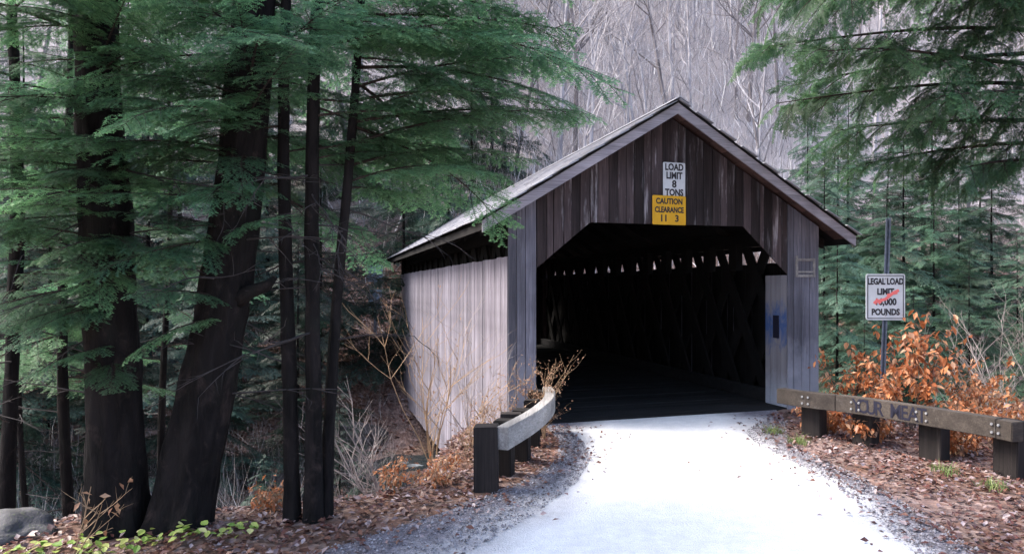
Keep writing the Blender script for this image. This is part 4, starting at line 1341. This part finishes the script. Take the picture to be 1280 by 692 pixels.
# gravel on the shoulders
N = 17000
Y = rg.uniform(3.5, 11.0, N); l, plf, prt, r = road_at(Y)
sd = rg.random(N) < 0.6
X = np.where(sd, l + (plf - l + 0.15) * rg.random(N) ** 0.9 - 0.05, prt - 0.12 + (r - prt + 0.2) * rg.random(N))
keep = (X * 870 / Y + 680 > 200) & (su(X, Y)[0] < 10.1)
X, Y = X[keep], Y[keep]; n = len(X)
sz = rg.uniform(0.004, 0.013, n) * rg.choice([1, 1, 1, 1.7], n)
C = np.stack([X, Y, 0.006 + sz * 0.3], 1)
off = np.array([[1, 0, 0], [-.5, .87, 0], [-.5, -.87, 0], [0, 0, 0.8]])
Vv = (C[:, None, :] + off[None] * sz[:, None, None] * rg.uniform(.6, 1.3, (n, 4, 1))).reshape(-1, 3)
k = np.arange(n)[:, None] * 4
Ff = np.concatenate([k + np.array([[0, 1, 3]]), k + np.array([[1, 2, 3]]), k + np.array([[2, 0, 3]])])
tag(link('gravel', tri_mesh('gravel', Vv, Ff, [M['gravel']])), 'loose grey gravel along both road shoulders', 'gravel', kind='stuff')


# ------------------------------------------------------------------ shrubs
def shrub(name, label, base, h, spread, nst, seed, twig_mat, leaf_mat=None, leaf_single=None, n_single=0, n_leaf=0, lsize=0.09, group=None, cat='shrub', lev_max=3, thick=0.008, leaf_from=0.35, lean=(0, 0), droop=0.7):
    rr_ = random.Random(seed); t_ = empty(name, base); tag(t_, label, cat, group)
    b = MB(); ends = []
    def grow(p, d, l, r, lev):
        n_ = 5; pts = [p]; d = d.copy()
        for i in range(n_):
            d = (d + Vector((rr_.uniform(-.22, .22), rr_.uniform(-.22, .22), rr_.uniform(-.10, .16)))).normalized(); pts.append(pts[-1] + d * l / n_)
            if lev > 0 or i / n_ >= leaf_from: ends.append((pts[-1], d.copy()))
        b.tube(pts, [r * (1 - 0.7 * i / n_) for i in range(n_ + 1)], 5 if lev == 0 else 3, cap=False)
        if lev < lev_max - 1:
            for q in range(4 if lev == 0 else 3):
                f_ = rr_.uniform(0.25, 0.95); i = min(int(f_ * n_), n_ - 1); pp = pts[i]
                az = rr_.uniform(0, 6.28)
                e = (d * 0.8 + Vector((math.cos(az), math.sin(az), rr_.uniform(-.1, .5))) * 0.75).normalized()
                grow(pp, e, l * rr_.uniform(.35, .6), r * 0.55, lev + 1)
    for k in range(nst):
        az = rr_.uniform(0, 6.28); sp_ = rr_.uniform(0.1, spread)
        grow(Vector((math.cos(az) * 0.05 * spread, math.sin(az) * 0.05 * spread, -0.05)), Vector((math.cos(az) * sp_ + lean[0], math.sin(az) * sp_ + lean[1], 1)).normalized(), h * rr_.uniform(.6, 1.05), thick * rr_.uniform(.7, 1.2), 0)
    b.build('stems', twig_mat, t_)
    rgs = np.random.default_rng(seed)
    if n_leaf and leaf_mat:
        idx = rgs.integers(0, len(ends), n_leaf)
        P = np.array([ends[i][0] for i in idx]) + rgs.normal(0, 0.025, (n_leaf, 3))
        Vv, Ff = leaf_quads(P, rgs.uniform(0, 6.28, n_leaf), rgs.normal(-droop, 0.45, n_leaf), rgs.normal(0, 0.5, n_leaf), rgs.uniform(.65, 1.2, n_leaf) * lsize, 0.5, 0.3)
        o = link('leaves', tri_mesh('leaves', Vv, Ff, [leaf_mat]), t_); o['kind'] = 'stuff'
    if n_single and leaf_single:
        me = leaf_single_mesh(leaf_single)
        for k in range(n_single):
            p_, d_ = ends[rr_.randrange(len(ends))]
            o = link('leaf', me, t_); s__ = lsize * rr_.uniform(.8, 1.3)
            o.matrix_local = Matrix.Translation(p_ + Vector((rr_.uniform(-.02, .02), rr_.uniform(-.02, .02), rr_.uniform(-.02, .02)))) @ Matrix.Rotation(rr_.uniform(0, 6.28), 4, 'Z') @ Matrix.Rotation(droop + rr_.uniform(-.6, .6), 4, 'Y') @ Matrix.Rotation(rr_.uniform(-.6, .6), 4, 'X') @ Matrix.Diagonal((s__, s__, s__, 1))
    return t_


_LS = {}
def leaf_single_mesh(mat):
    if mat.name not in _LS:
        b = MB()
        ol = [(0, 0), (.18, .16), (.45, .25), (.75, .16), (1, 0)]
        vs = [(x, y, 0.28 * y - 0.1 * x * x) for x, y in ol] + [(x, -y, 0.28 * y - 0.1 * x * x) for x, y in ol[1:-1]] + [(x, 0, -0.03 - 0.1 * x * x) for x, y in ol[1:-1]]
        # 0 base,1-3 left,4 tip,5-7 right,8-10 mid
        fs = [(0, 8, 1), (1, 8, 9, 2), (2, 9, 10, 3), (3, 10, 4), (0, 5, 8), (5, 6, 9, 8), (6, 7, 10, 9), (7, 4, 10)]
        b.add(vs, fs); _LS[mat.name] = b.mesh('leaf', mat, recalc=False)
    return _LS[mat.name]


def gp(x, y):
    x, y = W(x, y); return Vector((x, y, zat(x, y)))


shrub('beech_sapling', 'tall beech sapling with drooping orange leaves behind the right guard rail and sign', gp(4.75, 8.55), 1.75, 0.55, 8, 31, M['dead_twig'], M['orange'], M['orange1'], 260, 420, 0.125, lean=(0.02, 0))
shrub('beech_sapling', 'low beech sapling with orange leaves under the white load limit sign', gp(4.1, 8.0), 1.0, 0.7, 6, 32, M['dead_twig'], M['orange'], M['orange1'], 120, 380, 0.105)
shrub('beech_sapling', 'orange leaved sapling beside the right corner of the bridge', gp(4.05, 9.05), 1.1, 0.6, 5, 33, M['dead_twig'], M['orange'], M['orange1'], 80, 260, 0.10)
for i, (x, y, hh, nl_, lab) in enumerate(((3.35, 8.35, .55, 330, 'low rusty shrub behind the first post of the right guard rail'), (3.75, 7.75, .6, 420, 'low rusty shrub between the second and third posts of the right guard rail'),
                                         (4.55, 7.3, .65, 420, 'low rusty shrub between the third and fourth posts of the right guard rail'), (5.35, 7.5, .8, 380, 'orange shrub behind the near end of the right guard rail'),
                                         (5.1, 6.5, .6, 300, 'rusty shrub at the near end of the right guard rail'), (5.9, 8.8, .9, 380, 'orange shrub by the right edge far behind the guard rail'))):
    shrub('rusty_shrub', lab, gp(x, y), hh, 0.9, 9, 40 + i, M['tan_twig'], M['orange'], None, 0, int(nl_ * 1.3), 0.10, leaf_from=0.02)
for i, (pxx, Y, h_, lab) in enumerate(((1268, 15, 3.6, 'tall bare grey shrub at the right edge before the hemlocks'), (1222, 15.5, 2.6, 'lower bare grey shrub just left of the tall bare shrub at the right edge'))):
    x = (pxx - 680) / 870 * Y
    shrub('bare_shrub', lab, Vector((x, Y, zat(x, Y))), h_, 0.6, 9, 80 + i, M['grey_twig'], None, None, 0, 0, thick=0.010, lev_max=4)
# left: twiggy shrubs against the siding, dried plants at the rail
shrub('dry_plant', 'dry tan bush with feathery seed heads behind the far end of the left guard rail', gp(-0.66, 8.0), 1.2, 0.16, 8, 60, M['tan_twig'], M['tanleaf'], None, 0, 560, 0.04, lean=(0.0, 0), thick=0.006)
shrub('dry_plant', 'dry tan bush in the middle behind the left guard rail', gp(-1.1, 7.5), 1.0, 0.5, 8, 61, M['tan_twig'], M['tanleaf'], None, 0, 300, 0.04, thick=0.006)
shrub('dry_plant', 'dry tan stalks standing just behind the nearest left rail post', gp(-1.45, 6.9), 0.75, 0.6, 7, 62, M['tan_twig'], M['tanleaf'], None, 0, 160, 0.04, thick=0.006)
shrub('bare_shrub', 'tall bare twiggy shrub in front of the pale bridge siding', gp(-2.2, 8.0), 2.3, 0.6, 9, 63, M['tan_twig'], M['tanleaf'], None, 0, 60, 0.045, thick=0.010)
shrub('bare_shrub', 'bare grey shrub leaning left on the bank beside the bridge', gp(-2.5, 7.4), 1.8, 0.8, 8, 64, M['grey_twig'], None, None, 0, 0, thick=0.011, lean=(-0.45, 0))
shrub('bare_shrub', 'thin bare shrub against the siding near the corner of the bridge', gp(-1.75, 8.3), 1.9, 0.4, 6, 65, M['grey_twig'], None, None, 0, 0, thick=0.007)
shrub('bare_shrub', 'bare dark shrub low on the left bank by the stream', gp(-3.2, 9.2), 1.8, 0.8, 8, 66, M['grey_twig'], None, None, 0, 0, thick=0.009)
shrub('rusty_fern', 'clump of orange dry fern on the left bank beside the slim trunks', gp(-1.95, 5.95), 0.35, 1.0, 8, 67, M['tan_twig'], M['orange'], None, 0, 220, 0.06)
shrub('rusty_fern', 'clump of orange dry fern left of the nearest left rail post', gp(-1.6, 6.15), 0.42, 1.0, 8, 68, M['tan_twig'], M['orange'], None, 0, 200, 0.055)
shrub('rusty_fern', 'clump of orange dry fern right of the thick leaning trunk', gp(-3.0, 5.45), 0.35, 1.0, 8, 69, M['tan_twig'], M['orange'], None, 0, 200, 0.06)
shrub('sapling', 'thin leafless sapling with a few tan leaves before the thick upright trunk', gp(-4.02, 4.45), 0.75, 0.2, 2, 70, M['tan_twig'], M['tanleaf'], None, 0, 14, 0.07, lean=(0.35, 0), thick=0.008)
# yellow-green low plants, bottom left
rr = random.Random(8)
for i, (x, y) in enumerate(((-4.02, 4.52), (-3.62, 4.62), (-3.28, 4.72), (-4.35, 4.4), (-2.98, 4.82), (-4.62, 4.36), (-3.8, 4.36))):
    g = gp(x, y); t_ = empty('ground_vine', g, 0)
    tag(t_, ('yellow green low plant at the foot of the thick left trunks', 'low plant')[0], 'plant', 'yellow green plants on the left verge')
    me = leaf_single_mesh(M['ivy'])
    for k in range(26):
        o = link('leaf', me, t_); a2 = rr.uniform(0, 6.28); rd = 0.16 * math.sqrt(rr.random())
        s__ = rr.uniform(.05, .085)
        o.matrix_local = Matrix.Translation((rd * math.cos(a2), rd * math.sin(a2), rr.uniform(.03, .12))) @ Matrix.Rotation(rr.uniform(0, 6.28), 4, 'Z') @ Matrix.Rotation(rr.uniform(-.4, .7), 4, 'Y') @ Matrix.Rotation(rr.uniform(-.5, .5), 4, 'X') @ Matrix.Diagonal((s__, s__ * 1.5, s__, 1))
# grass tufts on the right verge
for i, (x, y, nb, lab) in enumerate(((2.78, 7.75, 120, 'green grass tuft at the far end of the right guard rail'), (3.95, 6.45, 90, 'small green grass tuft on the leafy verge before the third right post'), (4.15, 5.95, 80, 'small green grass tuft on the leafy verge before the nearest right post'),
                                     (2.62, 8.35, 120, 'green grass tuft by the right jamb of the bridge'))):
    b = MB()
    for k in range(nb):
        a2 = rr.uniform(0, 6.28); rd = 0.15 * math.sqrt(rr.random()); p0 = Vector((rd * math.cos(a2), rd * math.sin(a2), 0)); hh = rr.uniform(.05, .16)
        dv = Vector((rr.uniform(-.6, .6), rr.uniform(-.6, .6), 1)); sd_ = Vector((math.cos(a2 + 1), math.sin(a2 + 1), 0)) * 0.004
        b.add([p0 - sd_, p0 + sd_, p0 + dv * hh * .6 + sd_ * .7, p0 + dv * hh * .6 - sd_ * .7, p0 + Vector((dv.x * 1.5, dv.y * 1.5, .85)) * hh], [(0, 1, 2, 3), (3, 2, 4)])
    me = b.mesh('grass_tuft', M['grass'], recalc=False); tag(link('grass_tuft', me, None, gp(x, y)), lab, 'grass tuft')

# ------------------------------------------------------------------ rocks
ROCK = []
for v in range(6):
    bm = bmesh.new(); bmesh.ops.create_icosphere(bm, subdivisions=4, radius=1.0)
    sd = Vector((v * 13.1, v * 7.7, 3.3))
    for q in bm.verts:
        c = q.co.copy(); n_ = mnoise.noise(c * 0.9 + sd) * 0.45 + mnoise.noise(c * 2.3 + sd) * 0.16 + mnoise.noise(c * 6 + sd) * 0.05
        q.co = c * (1 + n_); q.co.z *= 0.6
    me = bpy.data.meshes.new('rock'); bm.to_mesh(me); bm.free(); me.materials.append(M['rock'])
    me.polygons.foreach_set("use_smooth", [True] * len(me.polygons)); ROCK.append(me)
o = link('boulder', ROCK[1], None, (*W(-4.86, 4.86), 0.0)); o.scale = (0.33, 0.30, 0.36); o.rotation_euler = (0, 0, 0.5)
tag(o, 'rounded grey boulder at the bottom left beside the leaves', 'boulder')
rr = random.Random(91)
for k in range(110):
    u = rr.uniform(-16, 4); s_ = rr.uniform(10.0, 22)
    if k < 30: u = rr.uniform(-6, 1.8); s_ = rr.uniform(9.5, 14)
    x, y = xy(s_, u)
    if u > 0.3 and s_ < 13 or u > 1.8: continue
    o = link('stream_rock', ROCK[rr.randrange(6)], None, (x, y, max(zat(x, y), -2.7) + 0.02)); w_ = rr.uniform(0.15, 0.75) * (1 if k > 30 else .7)
    o.scale = (w_, w_ * rr.uniform(.7, 1.1), w_ * rr.uniform(.6, 1)); o.rotation_euler = (rr.uniform(-.3, .3), rr.uniform(-.3, .3), rr.uniform(0, 6.28))
    tag(o, 'grey rock in the stream bed below the left trunks', 'rock', 'rocks in the stream bed')
